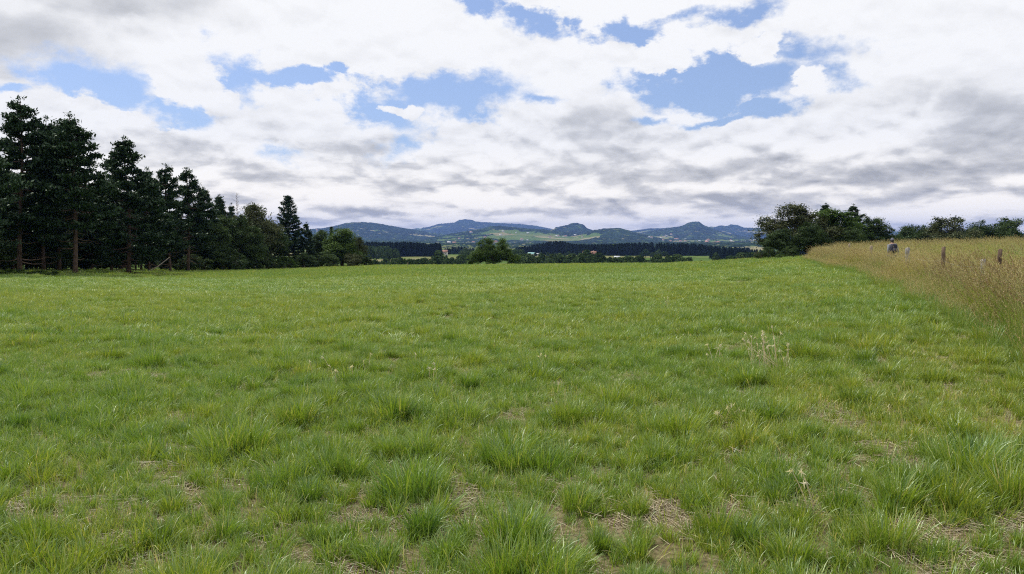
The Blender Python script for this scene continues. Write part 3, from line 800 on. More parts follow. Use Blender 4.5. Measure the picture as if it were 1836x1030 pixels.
def broad_meshes(seed, mat, lobes, leaf=.21, nclus=260, per=120, trunk_h=.25, wide=.5, bark_='bark'):
    """unit broadleaf tree, 8 m tall; lobes = (x, y, z, r) as fractions of the height"""
    r = np.random.default_rng(seed); H = 8.0; tr = Geo(); cr = Geo()
    lob = np.array(lobes, float) * H
    w = lob[:, 3] ** 2; w = w / w.sum()
    li = r.choice(len(lob), nclus, p=w)
    d = rand_dirs(nclus, r); rad = r.uniform(.2, 1.0, nclus) ** .5
    C = lob[li, :3] + d * (lob[li, 3] * rad)[:, None] * np.array([1, 1, .9])
    keep = (C[:, 2] > .10 * H) & (r.random(nclus) > .08); C = C[keep]; d = d[keep]
    t = np.linspace(0, 1, 5); fork = np.array([0, 0, trunk_h * H])
    tr.tube(np.stack([.05 * np.sin(t * 4), .04 * np.cos(t * 3) - .04, fork[2] * t], 1), np.interp(t, [0, .2, 1], [.30, .22, .17]), 8)
    for l in lob:
        mid = fork + (l[:3] - fork) * .5 + r.normal(0, .15, 3)
        k = np.linspace(0, 1, 6)[:, None]
        pts = (1 - k) ** 2 * fork + 2 * k * (1 - k) * mid + k ** 2 * (l[:3] + [0, 0, l[3] * .3])
        tr.tube(pts, np.interp(k[:, 0], [0, 1], [.12, .03]), 6, cap=False)
    for c in C[::2]:
        l = lob[np.argmin(np.linalg.norm(lob[:, :3] - c, axis=1))]
        k = np.linspace(0, 1, 4)[:, None]; s = l[:3] * .8 + fork * .2
        tr.tube(s + (c - s) * k + r.normal(0, .08, (4, 3)) * k, np.interp(k[:, 0], [0, 1], [.035, .006]), 3, cap=False)
    n = len(C); sz = r.uniform(.32, .78, n)
    Cc = np.repeat(C, per, 0) + r.normal(0, 1, (n * per, 3)) * (np.repeat(sz, per) * .55)[:, None] * np.array([1, 1, .7])
    N = unit(r.normal(0, .75, (n * per, 3)) + [0, 0, .8] + np.repeat(d, per, 0) * .5)
    D = unit(np.cross(N, r.normal(size=(n * per, 3))))
    val = np.repeat(np.clip(r.normal(.45, .2, n), 0, 1), per) + r.normal(0, .15, n * per)
    cr.cards(Cc, D, N, leaf * r.uniform(.6, 1.3, n * per), leaf * .7 * r.uniform(.6, 1.2, n * per), np.clip(val, 0, 1))
    return tr.mesh('trunk', M[bark_]), cr.mesh('crown', M[mat])
def bare_meshes(seed):
    r = np.random.default_rng(seed); H = 12.0; tr = Geo()
    t = np.linspace(0, 1, 8); tr.tube(np.stack([.05 * t, .05 * np.sin(4 * t), H * t], 1), np.interp(t, [0, 1], [.17, .03]), 7)
    br = Geo()
    for i in range(46):
        f = .45 + .53 * i / 46; a = i * 2.4 + r.normal(0, .3); L = 1.9 * (1.05 - f) ** .6 * r.uniform(.5, 1.1); k = np.linspace(0, 1, 5)[:, None]
        h = np.array([math.cos(a), math.sin(a), .25]); pts = np.array([.05 * f, 0, f * H]) + h * L * k + [0, 0, .12] * k ** 2 + r.normal(0, .03, (5, 3)) * k
        br.tube(pts, np.interp(k[:, 0], [0, 1], [.035, .012]), 3, cap=False)
        for j in range(4):
            s = pts[j + 1]; e = s + (h * .6 + r.normal(0, .45, 3)) * .3 * L; br.tube([s, (s + e) / 2 + r.normal(0, .02, 3), e], [.018, .014, .009], 3, cap=False)
    return tr.mesh('trunk', M['bark_dead']), br.mesh('branches', M['bark_dead'])

L_ROUND = [(0, 0, .62, .30), (.20, .05, .50, .22), (-.22, .02, .48, .22), (.05, -.18, .45, .2), (-.05, .18, .5, .2), (.08, 0, .8, .18)]
L_TWIN = [(-.20, 0, .74, .24), (-.30, 0, .48, .30), (.27, .02, .70, .22), (.32, 0, .42, .30), (0, -.05, .38, .34), (-.55, 0, .26, .24), (.58, 0, .24, .24), (0, .1, .5, .25), (-.12, -.05, .86, .10), (.24, 0, .84, .11)]
L_TALL = [(0, 0, .80, .17), (.06, .04, .62, .21), (-.08, 0, .45, .22), (.10, -.06, .32, .2), (-.03, .08, .26, .18)]
L_SHRUB = [(0, 0, .48, .46), (.5, 0, .36, .36), (-.5, .1, .34, .34), (.2, .2, .55, .35), (-.2, -.1, .6, .3)]
L_LOOSE = [(0, 0, .78, .2), (.24, 0, .64, .2), (-.26, .05, .62, .22), (.05, .1, .52, .25), (-.38, 0, .38, .2), (.40, -.1, .4, .22), (0, -.15, .33, .26), (-.12, 0, .9, .09), (.14, .1, .86, .1)]
MESH = {}
for k in range(5):
    MESH['pine%d' % k] = pine_meshes(20 + k, base=[.34, .24, .36, .20, .28][k], wide=[.22, .24, .20, .235, .25][k], lean=[0, .02, -.015, .03, -.02][k], ragged=[.35, .5, .4, .55, .45][k])
MESH['pine_low0'] = pine_meshes(41, base=.12, wide=.24, whorls=21)
MESH['pine_low1'] = pine_meshes(42, base=.16, wide=.28, whorls=20, ragged=.5)
MESH['spruce0'] = spruce_meshes(50, wide=.34); MESH['spruce1'] = spruce_meshes(51, wide=.19)
MESH['round'] = broad_meshes(60, 'leaf', L_ROUND); MESH['round2'] = broad_meshes(61, 'leaf', [(-x, y, z, q) for x, y, z, q in L_ROUND] + [(.3, .1, .32, .2)])
MESH['twin'] = broad_meshes(62, 'leaf_bright', L_TWIN, nclus=430, per=120)
MESH['tall'] = broad_meshes(63, 'leaf_bright', L_TALL, nclus=200); MESH['tall_dark'] = broad_meshes(64, 'leaf', L_TALL, nclus=210)
MESH['loose'] = broad_meshes(65, 'leaf', L_LOOSE, nclus=270, per=110); MESH['olive'] = broad_meshes(66, 'leaf_olive', L_LOOSE, nclus=270, per=110)
MESH['shrub'] = broad_meshes(67, 'leaf', L_SHRUB, nclus=150, trunk_h=.15, leaf=.3); MESH['shrub_bright'] = broad_meshes(68, 'leaf_bright', L_SHRUB, nclus=140, trunk_h=.15, leaf=.3)
MESH['shrub_olive'] = broad_meshes(69, 'leaf_olive', L_SHRUB, nclus=140, trunk_h=.15, leaf=.3)
MESH['bare'] = bare_meshes(70)
UNIT = {}
for k in MESH: UNIT[k] = 12.0 if k[:4] in ('pine', 'spru', 'bare') else 8.0

def plant(key, name, x, y, h, label, cat, group=None, w=1.0, rz=None, sink=.15, parts=('trunk', 'crown'), zfun=None):
    z = float((zfun or (lambda a, b: H_field(np.array([a]), np.array([b]))[0]))(x, y)) - sink
    root = empty(name, (x, y, z), RNG.uniform(0, 2 * PI) if rz is None else rz)
    s = (h + sink) / UNIT[key]; root.scale = (s * w, s * w, s)
    for pn, me in zip(parts, MESH[key]): obj(pn, me, root)
    tag(root, label, cat, group); return root
def plant_px(key, name, px, d, topy, label, cat, group=None, w=1.0, rz=None, dx=0.0, **kw):
    u, t = ray(px, topy); x = u * d; z = float(H_field(np.array([x]), np.array([float(d)]))[0])
    h = EYE - t * d - z
    return plant(key, name, x, d, max(h, .6), label, cat, group, w, rz, **kw)

WOOD = 'pines of the left wood'
for (key, nm, px, d, ty, lab, cat, w) in [
 ('pine_low1', 'pine_tree', -75, 58, 150, 'tall dark pine cut off by the left edge of the photo', 'pine tree', 1.0),
 ('pine1', 'pine_tree', 28, 66, 172, 'tallest pine of the left wood, with a narrow ragged top near the left edge', 'pine tree', 1.0),
 ('pine3', 'pine_tree', 72, 74, 208, 'pine whose thin forked top shows just right of the tallest one', 'pine tree', .9),
 ('pine0', 'pine_tree', 126, 66, 203, 'tall pine with a bare tan trunk lit down to the grass', 'pine tree', 1.05),
 ('pine2', 'pine_tree', 96, 78, 214, 'flat-topped pine between the tallest pine and the one with the tan trunk', 'pine tree', 1.1),
 ('pine_low0', 'pine_tree', 224, 76, 244, 'broad dense pine with a pointed top standing right of the sky notch', 'pine tree', 1.1),
 ('pine4', 'pine_tree', 196, 90, 278, 'smaller pine filling the sky notch behind the broad dense pine', 'pine tree', .9),
 ('pine_low1', 'pine_tree', 262, 90, 300, 'short pine on the right shoulder of the broad dense pine', 'pine tree', .9),
 ('pine1', 'pine_tree', 299, 92, 294, 'slim pine with a knobbly top, left one of the pair with sky between', 'pine tree', .95),
 ('pine4', 'pine_tree', 334, 98, 300, 'open-branched pine leaning right, right one of the pair with sky between', 'pine tree', 1.0),
 ('pine_low0', 'pine_tree', 364, 106, 335, 'dark pine tapering down just right of the open-branched pine', 'pine tree', .9),
 ('pine2', 'pine_tree', 393, 116, 348, 'thin pine top standing left of the leafless tree', 'pine tree', .8),
 ('pine3', 'pine_tree', 412, 128, 364, 'small round pine top beside the leafless tree', 'pine tree', .7),
 ('tall_dark', 'broadleaf_tree', 382, 106, 392, 'dull green leafy tree in front of the thin pine top', 'leafy tree', 1.15),
 ('loose', 'broadleaf_tree', 420, 112, 385, 'leafy dark tree just below the leafless tree', 'leafy tree', 1.0),
 ('olive', 'broadleaf_tree', 452, 120, 364, 'loose crowned leafy tree standing tallest between the leafless tree and the spruce', 'leafy tree', 1.0),
 ('round', 'broadleaf_tree', 478, 126, 388, 'rounded leafy tree just left of the pointed spruce', 'leafy tree', 1.0),
 ('spruce0', 'spruce_tree', 516, 132, 351, 'pointed dark spruce standing out above the end of the left wood', 'spruce tree', 1.0),
 ('pine_low1', 'pine_tree', 549, 134, 398, 'small dark pine just right of the pointed spruce', 'pine tree', .8),
 ('tall_dark', 'broadleaf_tree', 575, 140, 410, 'slender dull green tree between the small pine and the bright green tree', 'leafy tree', 1.1),
 ('spruce1', 'spruce_tree', 594, 150, 406, 'small dark conifer peeping up behind the bright green tree', 'spruce tree', .8),
 ('tall', 'broadleaf_tree', 612, 138, 408, 'bright green leafy tree near the right end of the left wood', 'leafy tree', 1.7),
 ('olive', 'broadleaf_tree', 640, 142, 424, 'olive green tree at the right end of the left wood', 'leafy tree', 1.0),
]:
    plant_px(key, nm, px, d, ty, lab, cat, 'trees along the edge of the left wood', w)
plant_px('bare', 'dead_tree', 424, 121, 346, 'thin leafless grey tree poking above the left wood', 'dead tree', None, .8, parts=('trunk', 'branches'))
for (key, px, d, ty, lab, w) in [
 ('shrub', 470, 116, 452, 'dark shrub at the foot of the wood left of the spruce', 1.3), ('shrub', 545, 126, 450, 'dark shrub at the foot of the pointed spruce', 1.3),
 ('shrub_bright', 508, 122, 455, 'small fresh green shrub in front of the pointed spruce', .9), ('shrub', 585, 132, 448, 'dark shrub left of the bright green tree', 1.2),
 ('shrub_olive', 635, 134, 450, 'olive shrub below the right end of the left wood', 1.2), ('shrub', 655, 136, 455, 'lowest shrub at the very right end of the left wood', 1.2),
 ('shrub', 400, 104, 440, 'dark shrub below the leafless tree', 1.2), ('shrub_bright', 24, 60, 480, 'low green brambles on the field edge at the far left', 2.6), ('shrub_bright', 80, 61, 482, 'low green brambles left of the tan pine trunk', 2.8),
 ('shrub_bright', -50, 58, 478, 'low green brambles cut off by the left edge of the photo', 2.6), ('shrub', 345, 100, 452, 'dark shrub between the bare trunks under the open-branched pine', 1.2), ('shrub', 440, 112, 448, 'dark shrub under the loose crowned leafy tree', 1.2)]:
    plant_px(key, 'shrub', px, d, ty, lab, 'shrub', 'shrubs along the foot of the left wood', w)
# the wood behind its edge
rw = np.random.default_rng(5); k = 0
keys = ['pine0', 'pine1', 'pine2', 'pine3', 'pine4', 'pine_low0', 'pine_low1']
for row, (off, n) in enumerate([(2.5, 16), (7, 17), (12, 16), (18, 14), (25, 12)]):
    for i in range(n):
        d = 56 + (i + rw.uniform(.1, .9)) * (150 - 56) / n; x = -41 - off - rw.uniform(0, 3.5) - .025 * (d - 60)
        if x / d > -.24: continue
        hh = 10.8 * (1 - .32 * sstep(95, 140, d)) * rw.uniform(.82, 1.0) * (.93 if row < 1 else 1)
        plant(keys[rw.integers(0, 7)], 'pine_tree', x, d, hh, 'dark pine, %s row inside the left wood' % ['first', 'second', 'third', 'fourth', 'fifth'][row], 'pine tree', 'pines inside the left wood', rw.uniform(.9, 1.15))
for i in range(44):
    d = 58 + i * 2.25 + rw.uniform(0, 1.5); x = -44.5 - rw.uniform(0, 9) - .02 * (d - 60)
    plant(['shrub', 'shrub', 'round2', 'tall_dark'][rw.integers(0, 4)], 'shrub', x, d, rw.uniform(2.0, 5.0), 'dark undergrowth bush inside the left wood', 'shrub', 'undergrowth inside the left wood', rw.uniform(.9, 1.2))
# leaning dead pole
g = Geo(); x0, x1 = ray(262, 485)[0] * 84, ray(297, 464)[0] * 84
z0 = float(H_field(np.array([x0]), np.array([84.]))[0])
g.tube([(x0, 84, z0), (x0 * .5 + x1 * .5, 84.5, z0 + .72), (x1, 85, z0 + 1.7)], [.07, .06, .04], 6)
tag(obj('fallen_branch', g.mesh('fallen_branch', M['bark_dead'])), 'pale dead pole leaning up from the ground at the edge of the left wood', 'branch')

# tree in the middle and the group on the right
plant_px('twin', 'broadleaf_tree', 884, 134, 424, 'round leafy tree with two crown humps standing alone behind the middle of the field', 'leafy tree', None, 1.12, rz=0)
for (key, nm, px, d, ty, lab, cat, w) in [
 ('olive', 'broadleaf_tree', 1425, 96, 364, 'broad tree with a loose brownish green crown, tallest at the left of the right group', 'leafy tree', 1.1),
 ('round', 'broadleaf_tree', 1398, 92, 408, 'leafy tree on the sloping left shoulder of the right group', 'leafy tree', 1.1),
 ('tall', 'broadleaf_tree', 1492, 98, 374, 'bright green leafy tree in the middle of the right group', 'leafy tree', 2.0),
 ('pine_low0', 'pine_tree', 1481, 108, 364, 'dark pine top peeping out behind the bright green tree of the right group', 'pine tree', .9),
 ('pine_low1', 'pine_tree', 1531, 104, 366, 'dark pine with a layered top right of the bright green tree', 'pine tree', 1.05),
 ('loose', 'broadleaf_tree', 1566, 106, 388, 'thin crowned leafy tree sloping down at the right end of the right group', 'leafy tree', .95),
 ('round2', 'broadleaf_tree', 1455, 92, 395, 'dark leafy tree filling the front of the right group', 'leafy tree', 1.0),
 ('round2', 'broadleaf_tree', 1530, 94, 404, 'dark leafy tree low down in front of the layered pine', 'leafy tree', 1.0),
 ('tall_dark', 'broadleaf_tree', 1592, 120, 420, 'small leafy tree in the dip just left of the walker', 'leafy tree', 1.4),
]:
    plant_px(key, nm, px, d, ty, lab, cat, 'trees of the group right of the field', w * 1.18, rz=0)
for (key, px, d, ty, lab, w) in [('shrub', 1378, 88, 440, 'rounded bush at the left foot of the right group', 1.0), ('shrub_olive', 1362, 90, 448, 'small olive bush at the outer left foot of the right group', .9), ('shrub', 1420, 88, 438, 'dark bush below the broad brownish crown', 1.2),
                                 ('shrub_bright', 1400, 84, 452, 'light green bush on the field edge under the right group', .8), ('shrub', 1480, 88, 436, 'dark bush behind the tip of the tall grass bank', 1.3), ('shrub', 1545, 96, 428, 'dark bush behind the leftmost fence post', 1.3)]:
    plant_px(key, 'shrub', px, d, ty, lab, 'shrub', 'bushes at the foot of the right group', w)
for (key, px, d, ty, lab, w) in [
 ('round', 1636, 150, 400, 'rounded leafy tree just right of the walker', 1.0), ('loose', 1612, 160, 416, 'low leafy tree right behind the walker', 1.1),
 ('loose', 1668, 158, 404, 'loose leafy tree between the rounded tree and the wide tree on the meadow skyline', 1.0), ('olive', 1700, 146, 387, 'widest leafy tree on the skyline behind the hay meadow', 1.15),
 ('round2', 1752, 150, 390, 'leafy tree with an even dome right of the widest skyline tree', .8), ('tall_dark', 1782, 152, 398, 'low leafy tree in the gap between the dome and the last skyline tree', 1.6),
 ('loose', 1806, 148, 390, 'last leafy tree on the skyline before the right edge of the photo', .95), ('round', 1650, 170, 412, 'dark leafy tree low behind the rounded tree', 1.2),
 ('round', 1728, 165, 408, 'dark leafy tree low behind the widest skyline tree', 1.2), ('shrub', 1826, 150, 418, 'low bush at the right end of the skyline trees', 1.0)]:
    plant_px(key, 'broadleaf_tree' if key != 'shrub' else 'shrub', px, d, ty, lab, 'leafy tree' if key != 'shrub' else 'shrub', 'trees on the skyline behind the hay meadow', w)

# ------------------------------------------------------------------ trees of the valley
def far_broad(seed):
    r = np.random.default_rng(seed); cr = Geo(); tr = Geo(); H = 8.0
    lob = np.array([(0, 0, .55, .38), (.2, 0, .42, .3), (-.22, .1, .42, .3), (r.uniform(-.1, .1), 0, .75, .22)]) * H
    n = 900; li = r.integers(0, 4, n); d = rand_dirs(n, r)
    C = lob[li, :3] + d * (lob[li, 3] * r.uniform(.6, 1.02, n))[:, None]; C[:, 2] = np.maximum(C[:, 2], .5)
    N = unit(d + r.normal(0, .5, (n, 3))); D = unit(np.cross(N, r.normal(size=(n, 3))))
    cr.cards(C, D, N, r.uniform(.6, 1.2, n), r.uniform(.5, .9, n), np.clip(.45 + .25 * np.sin(C[:, 0] * 2 + C[:, 1] * 1.7 + C[:, 2] * 2) + r.normal(0, .15, n), 0, 1))
    tr.tube([(0, 0, 0), (0, 0, 2), (0, 0, 4)], [.25, .2, .12], 6)
    return tr.mesh('trunk', M['bark']), cr.mesh('crown', M['far_leaf'])
def far_pine(seed, wide=.2):
    r = np.random.default_rng(seed); cr = Geo(); tr = Geo(); H = 12.0
    n = 620; f = r.random(n) ** 1.15; base = .12
    rad = H * wide * (1 - f) ** .7 * r.uniform(.5, 1.05, n) * (1 + .25 * np.sin(f * 55)) ; a = r.uniform(0, 2 * PI, n)
    C = np.stack([rad * np.cos(a), rad * np.sin(a), H * (base + (1 - base) * f) * .98], 1)
    D = unit(np.stack([np.cos(a), np.sin(a), r.normal(.1, .3, n)], 1)); N = unit(r.normal(0, .5, (n, 3)) + [0, 0, 1])
    cr.cards(C, D, N, r.uniform(.7, 1.3, n), r.uniform(.4, .7, n), r.random(n))
    tr.tube([(0, 0, 0), (0, 0, 6), (0, 0, 11.5)], [.22, .15, .03], 6)
    return tr.mesh('trunk', M['bark']), cr.mesh('crown', M['far_pine'])
for k in range(3): MESH['farb%d' % k] = far_broad(80 + k); UNIT['farb%d' % k] = 8.0
for k in range(3): MESH['farp%d' % k] = far_pine(90 + k, [.17, .2, .24][k]); UNIT['farp%d' % k] = 12.0
tz = lambda a, b: terrain(np.array([a]), np.array([float(b)]))[0][0]
def far_tree(kind, px, d, topy, label, cat, group, w=1.0, name=None):
    u, t = ray(px, topy); x = u * d; z = tz(x, d); h = EYE - t * d - z
    key = '%s%d' % (kind, rw.integers(0, 3))
    return plant(key, name or ('pine_tree' if kind == 'farp' else 'broadleaf_tree'), x, d, max(h, 2.5), label, cat, group, w, zfun=tz)
for (kind, px, d, ty, lab, w) in [
 ('farb', 787, 420, 448, 'dark round topped tree standing highest in the hedge left of the middle tree', 1.0),
 ('farb', 826, 430, 455, 'dark bushy tree between the round topped one and the middle tree', 1.0),
 ('farb', 800, 620, 457, 'tiny lone tree in the green meadow left of the middle tree', .6),
 ('farb', 718, 400, 460, 'pale green tree in the hedge nearer the left wood', 1.0),
 ('farb', 1052, 520, 447, 'large dark rounded tree above the hedges right of the middle tree', 1.2),
 ('farb', 1074, 480, 452, 'dark tree on the right flank of the large rounded one', 1.3),
 ('farb', 1125, 430, 458, 'rounded tree in the hedge below the tan strip of field', 1.1),
 ('farb', 1180, 400, 455, 'rounded dark tree under the middle of the conifer belt', 1.1),
 ('farb', 1215, 400, 455, 'widest dark rounded tree of the right hand hedge', 1.5),
 ('farb', 1284, 560, 452, 'single dark tree standing between the two green meadows on the right', .8),
 ('farb', 1284, 330, 466, 'small dark bush alone on the green meadow at right', 1.6),
 ('farb', 1310, 380, 458, 'dark spreading tree at the left foot of the right hand belt', 1.4)]:
    far_tree(kind, px, d, ty, lab, 'leafy tree', 'larger trees of the valley hedges', w)
ORD = ['first', 'second', 'third', 'fourth', 'fifth', 'sixth', 'seventh', 'eighth', 'ninth', 'tenth'] + ['%dth' % k for k in range(11, 120)]
for k_ in (21, 31, 41, 51, 61, 71): ORD[k_ - 1] = '%dst' % k_; ORD[k_] = '%dnd' % (k_ + 1); ORD[k_ + 1] = '%drd' % (k_ + 2)
def hedge(x0, x1, n, d0, d1, t0, t1, label, group, kind='farb', w=1.1):
    for i in range(n):
        px = x0 + (x1 - x0) * (i + rw.uniform(.1, .9)) / n
        far_tree(kind, px, rw.uniform(d0, d1), rw.uniform(t0, t1), ORD[i] + ' from the left: ' + label, 'leafy tree' if kind == 'farb' else 'pine tree', group, w * rw.uniform(.85, 1.2))
hedge(668, 760, 13, 300, 400, 462, 470, 'small tree in the dark hedge just right of the left wood', 'hedge trees right of the left wood')
hedge(736, 812, 12, 360, 440, 460, 468, 'small tree in the hedge below the green meadow', 'hedge trees below the green meadow')
hedge(806, 845, 5, 480, 540, 462, 469, 'small tree beside the left foot of the middle tree', 'trees left of the middle tree')
hedge(920, 1080, 46, 380, 540, 453, 465, 'small dark tree in the thick hedge right of the middle tree', 'hedge trees right of the middle tree')
hedge(1060, 1240, 34, 360, 460, 457, 468, 'small dark tree in the hedge in front of the tan strip', 'hedge trees in the centre right')
hedge(1160, 1275, 12, 300, 350, 466, 472, 'low dark bush lining the green meadow at right', 'bushes lining the green meadow')
hedge(1310, 1400, 20, 380, 620, 450, 461, 'dark tree in the belt running into the right group', 'trees of the belt beside the right group')
hedge(930, 1010, 9, 960, 1050, 451, 457, 'tree around the turquoise roofed barn', 'trees around the barn')
hedge(1010, 1060, 7, 1010, 1100, 449, 456, 'tree around the farmhouse', 'trees around the farmhouse')
hedge(1150, 1200, 7, 960, 1060, 446, 453, 'tree at the left foot of the long conifer belt', 'trees at the foot of the conifer belt')
hedge(655, 715, 8, 700, 900, 440, 450, 'pale tree in front of the conifer plantation', 'trees before the plantation')

def wood(name, px0, px1, d0, d1, n, top, label, kinds=('farp',), hmax=15):
    """a far-off wood that reads as one mass"""
    src = [MESH['%s%d' % (kd, k)][1] for kd in kinds for k in range(3)]
    a0, a1 = azel(px0, 440)[0], azel(px1, 440)[0]
    a = rw.uniform(a0, a1, n); d = rw.uniform(d0, d1, n) + 60 * (fbm(a * 60, a * 0 + d0, 3) - .5)
    x = d * np.tan(a); z, _ = terrain(x, d)
    pxs = 918 + np.tan(a) * FPX
    tp = np.interp(pxs, [p[0] for p in top], [p[1] for p in top])
    tt = -math.sin(-PITCH) * 0 + (tp - 430) / FPX
    h = np.clip(EYE - tt * d - z, 3, hmax) * rw.uniform(.45, 1.2, n)
    s = h / (12.0 if kinds[0] == 'farp' else 8.0)
    scatter(name, src, np.stack([x, d, z - .3], 1), np.stack([np.zeros(n), np.zeros(n), rw.uniform(0, 6.28, n)], 1), np.stack([s * 1.15, s * 1.15, s], 1), rw.integers(0, len(src), n).astype(float), rw.random(n), label, 'wood')
wood('conifer_plantation', 650, 790, 1000, 1180, 900, [(650, 434), (700, 434), (740, 437), (770, 440), (785, 438), (790, 440)], 'dark block of conifers above the pale field right of the left wood', hmax=17)
wood('conifer_belt', 925, 1072, 1180, 1400, 760, [(920, 446), (950, 442), (985, 436), (1005, 435), (1030, 440), (1072, 442)], 'dark belt of conifers behind the farmhouse right of the middle tree', hmax=19)
wood('conifer_belt', 1040, 1345, 1080, 1300, 1300, [(1040, 440), (1100, 440), (1150, 437), (1200, 438), (1250, 440), (1280, 443), (1345, 446)], 'long dark belt of conifers from the farmhouse to the green meadows', hmax=17)
wood('conifer_belt', 1275, 1480, 820, 1000, 520, [(1270, 447), (1300, 446), (1350, 449), (1480, 447)], 'dark belt of conifers running behind the right group', hmax=13)
wood('conifer_grove', 796, 850, 1250, 1450, 120, [(796, 446), (825, 443), (850, 446)], 'small dark grove just left of the middle tree', hmax=14)
wood('broadleaf_wood', 830, 935, 700, 1000, 200, [(830, 446), (935, 446)], 'dark green wood seen behind the middle tree', kinds=('farb',), hmax=10)
wood('broadleaf_wood', 600, 700, 900, 1100, 120, [(600, 438), (700, 440)], 'dark green wood behind the right end of the left wood', kinds=('farb',), hmax=13)

# ------------------------------------------------------------------ far houses
M['wall_pale'] = plain('pale_render', (.62, .58, .52)); M['wall_tan'] = plain('tan_stone', (.42, .33, .25), var=.15)
M['roof_red'] = plain('clay_tiles', (.33, .17, .12), var=.2); M['roof_turq'] = plain('turquoise_sheet', (.28, .52, .50), .5); M['roof_grey'] = plain('pale_sheet', (.60, .62, .62), .5)
M['pane'] = plain('dark_glass', (.03, .035, .04), .15, .5)
def house_meshes(w, d, h, rh, wall, roof, nwin=3):
    wl = Geo(); x, y = w / 2, d / 2
    V = [[-x, -y, 0], [x, -y, 0], [x, y, 0], [-x, y, 0], [-x, -y, h], [x, -y, h], [x, y, h], [-x, y, h], [-x, 0, h + rh], [x, 0, h + rh]]
    wl.add(V, [[4, 7, 8], [5, 9, 6]], [[0, 1, 5, 4], [1, 2, 6, 5], [2, 3, 7, 6], [3, 0, 4, 7]])
    rf = Geo(); e = .5; k = rh / y; th = .25
    P = [(-x - e, -y - e, h - e * k), (x + e, -y - e, h - e * k), (x + e, 0, h + rh), (-x - e, 0, h + rh), (-x - e, y + e, h - e * k), (x + e, y + e, h - e * k)]
    V = [list(p) for p in P] + [[p[0], p[1], p[2] + th] for p in P]
    rf.add(V, None, [[6, 7, 8, 9], [9, 8, 11, 10], [0, 1, 7, 6], [10, 11, 5, 4], [0, 3, 2, 1], [3, 4, 5, 2], [0, 6, 9, 3], [3, 9, 10, 4], [1, 2, 8, 7], [2, 5, 11, 8]])
    wn = Geo(); wn.box((0, 0, 0), (.95, .08, 1.25))
    ch = Geo(); ch.box((0, 0, 0), (.6, .6, 1.6))
    return wl.mesh('wall', M[wall]), rf.mesh('roof', M[roof]), wn.mesh('window', M['pane']), ch.mesh('chimney', M[wall]), (w, d, h, rh, nwin)
HM = {'farm': house_meshes(17, 8, 5.2, 2.8, 'wall_tan', 'roof_red', 5), 'barn': house_meshes(14, 10, 4.2, 2.6, 'wall_pale', 'roof_turq', 2), 'shed': house_meshes(12, 8, 3.6, 1.8, 'wall_pale', 'roof_grey', 2), 'home': house_meshes(12, 9, 5.5, 3.0, 'wall_pale', 'roof_red', 3)}
def house(key, px, d, ypx, label, group=None, s=1.0, detail=True, rz=None):
    u, t = ray(px, ypx); x = u * d; z = tz(x, d)
    wl, rf, wn, ch, (w, dd, h, rh, nw) = HM[key]
    root = empty('house' if key in ('farm', 'home') else 'barn', (x, d, z - .3), rw.uniform(-.6, .6) if rz is None else rz); root.scale = (s, s, s)
    obj('wall', wl, root); r = obj('roof', rf, root)
    if detail:
        if key in ('farm', 'home'): obj('chimney', ch, r, (w * .3, .6, h + rh + .2))
        for i in range(nw): obj('window', wn, root, (-w / 2 + w * (i + .5) / nw, -dd / 2 - .01, h * .62))
    tag(root, label, 'house' if key in ('farm', 'home') else 'barn', group); return root
house('farm', 1057, 985, 461, 'tan stone farmhouse with a red tiled roof among the dark hedge trees')
house('barn', 953, 1080, 459, 'small barn with a turquoise roof left of the farmhouse', s=.75)
house('shed', 962, 1150, 457, 'small barn with a pale roof just right of the turquoise one', s=.7)
house('shed', 1106, 900, 464, 'long low pale shed below the tan strip of field', rz=.1, s=.55)
house('home', 793, 1190, 0, 'pale house at the right end of the conifer plantation')
house('home', 921, 900, 462, 'tan wall of a house half hidden right of the middle tree', s=.9)
rv = np.random.default_rng(12)
VILL = [(1140, 1240, 5200, 6800, 16), (1215, 1300, 4200, 5400, 12), (990, 1090, 5600, 6900, 8), (1165, 1215, 7000, 7800, 8), (820, 990, 5300, 6300, 10), (1290, 1380, 4600, 6500, 7), (800, 900, 3400, 4200, 6), (560, 600, 7800, 8400, 4)]
for (a, b, d0, d1, n), where in zip(VILL, ['between the domed and pointed hills', 'below the pointed hill', 'below the domed hill', 'left of the pointed hill', 'left of the domed hill', 'beside the right group', 'above the middle tree', 'on the far left hill']):
    for i in range(n):
        house('home' if rv.random() < .6 else 'shed', rv.uniform(a, b), rv.uniform(d0, d1), 0, 'tiny pale village house ' + where, 'village houses on the distant hills', rv.uniform(1.0, 1.7), detail=False, rz=rv.uniform(-.8, .8)).name = 'house'

# ------------------------------------------------------------------ wire fence
fence = empty('wire_fence', (0, 0, 0)); tag(fence, 'old wire fence with weathered wooden posts standing in the tall grass', 'fence')
fx = lambda d: 4.35 + .36 * d if d < 46 else 4.35 + .36 * 46 + .30 * (d - 46)
def post(px, topy, d, r, mat, label, lean=0.0, seed=0, x=None):
    u, t = ray(px, topy); x = u * d if x is None else x; z0 = float(H_field(np.array([x]), np.array([d]))[0]); top = EYE - t * d
    q = np.random.default_rng(seed); g = Geo(); h = top - z0; k = np.linspace(0, 1, 8)
    pts = np.stack([x + lean * (k - 1) * h + q.normal(0, r * .08, 8), np.full(8, d) + q.normal(0, r * .08, 8), z0 - .1 + (h + .1) * k], 1)
    n0 = 9; g.tube(pts, r * (1.06 - .1 * k) * (1 + q.normal(0, .04, 8)), n0)
    V = g.V[0]; V[-2] += [0, 0, .01]; V[7 * n0:7 * n0 + 4, 2] -= r * .35     # chipped top
    me = g.mesh('post', M[mat]); o = obj('post', me, fence); o['label'] = label; return pts
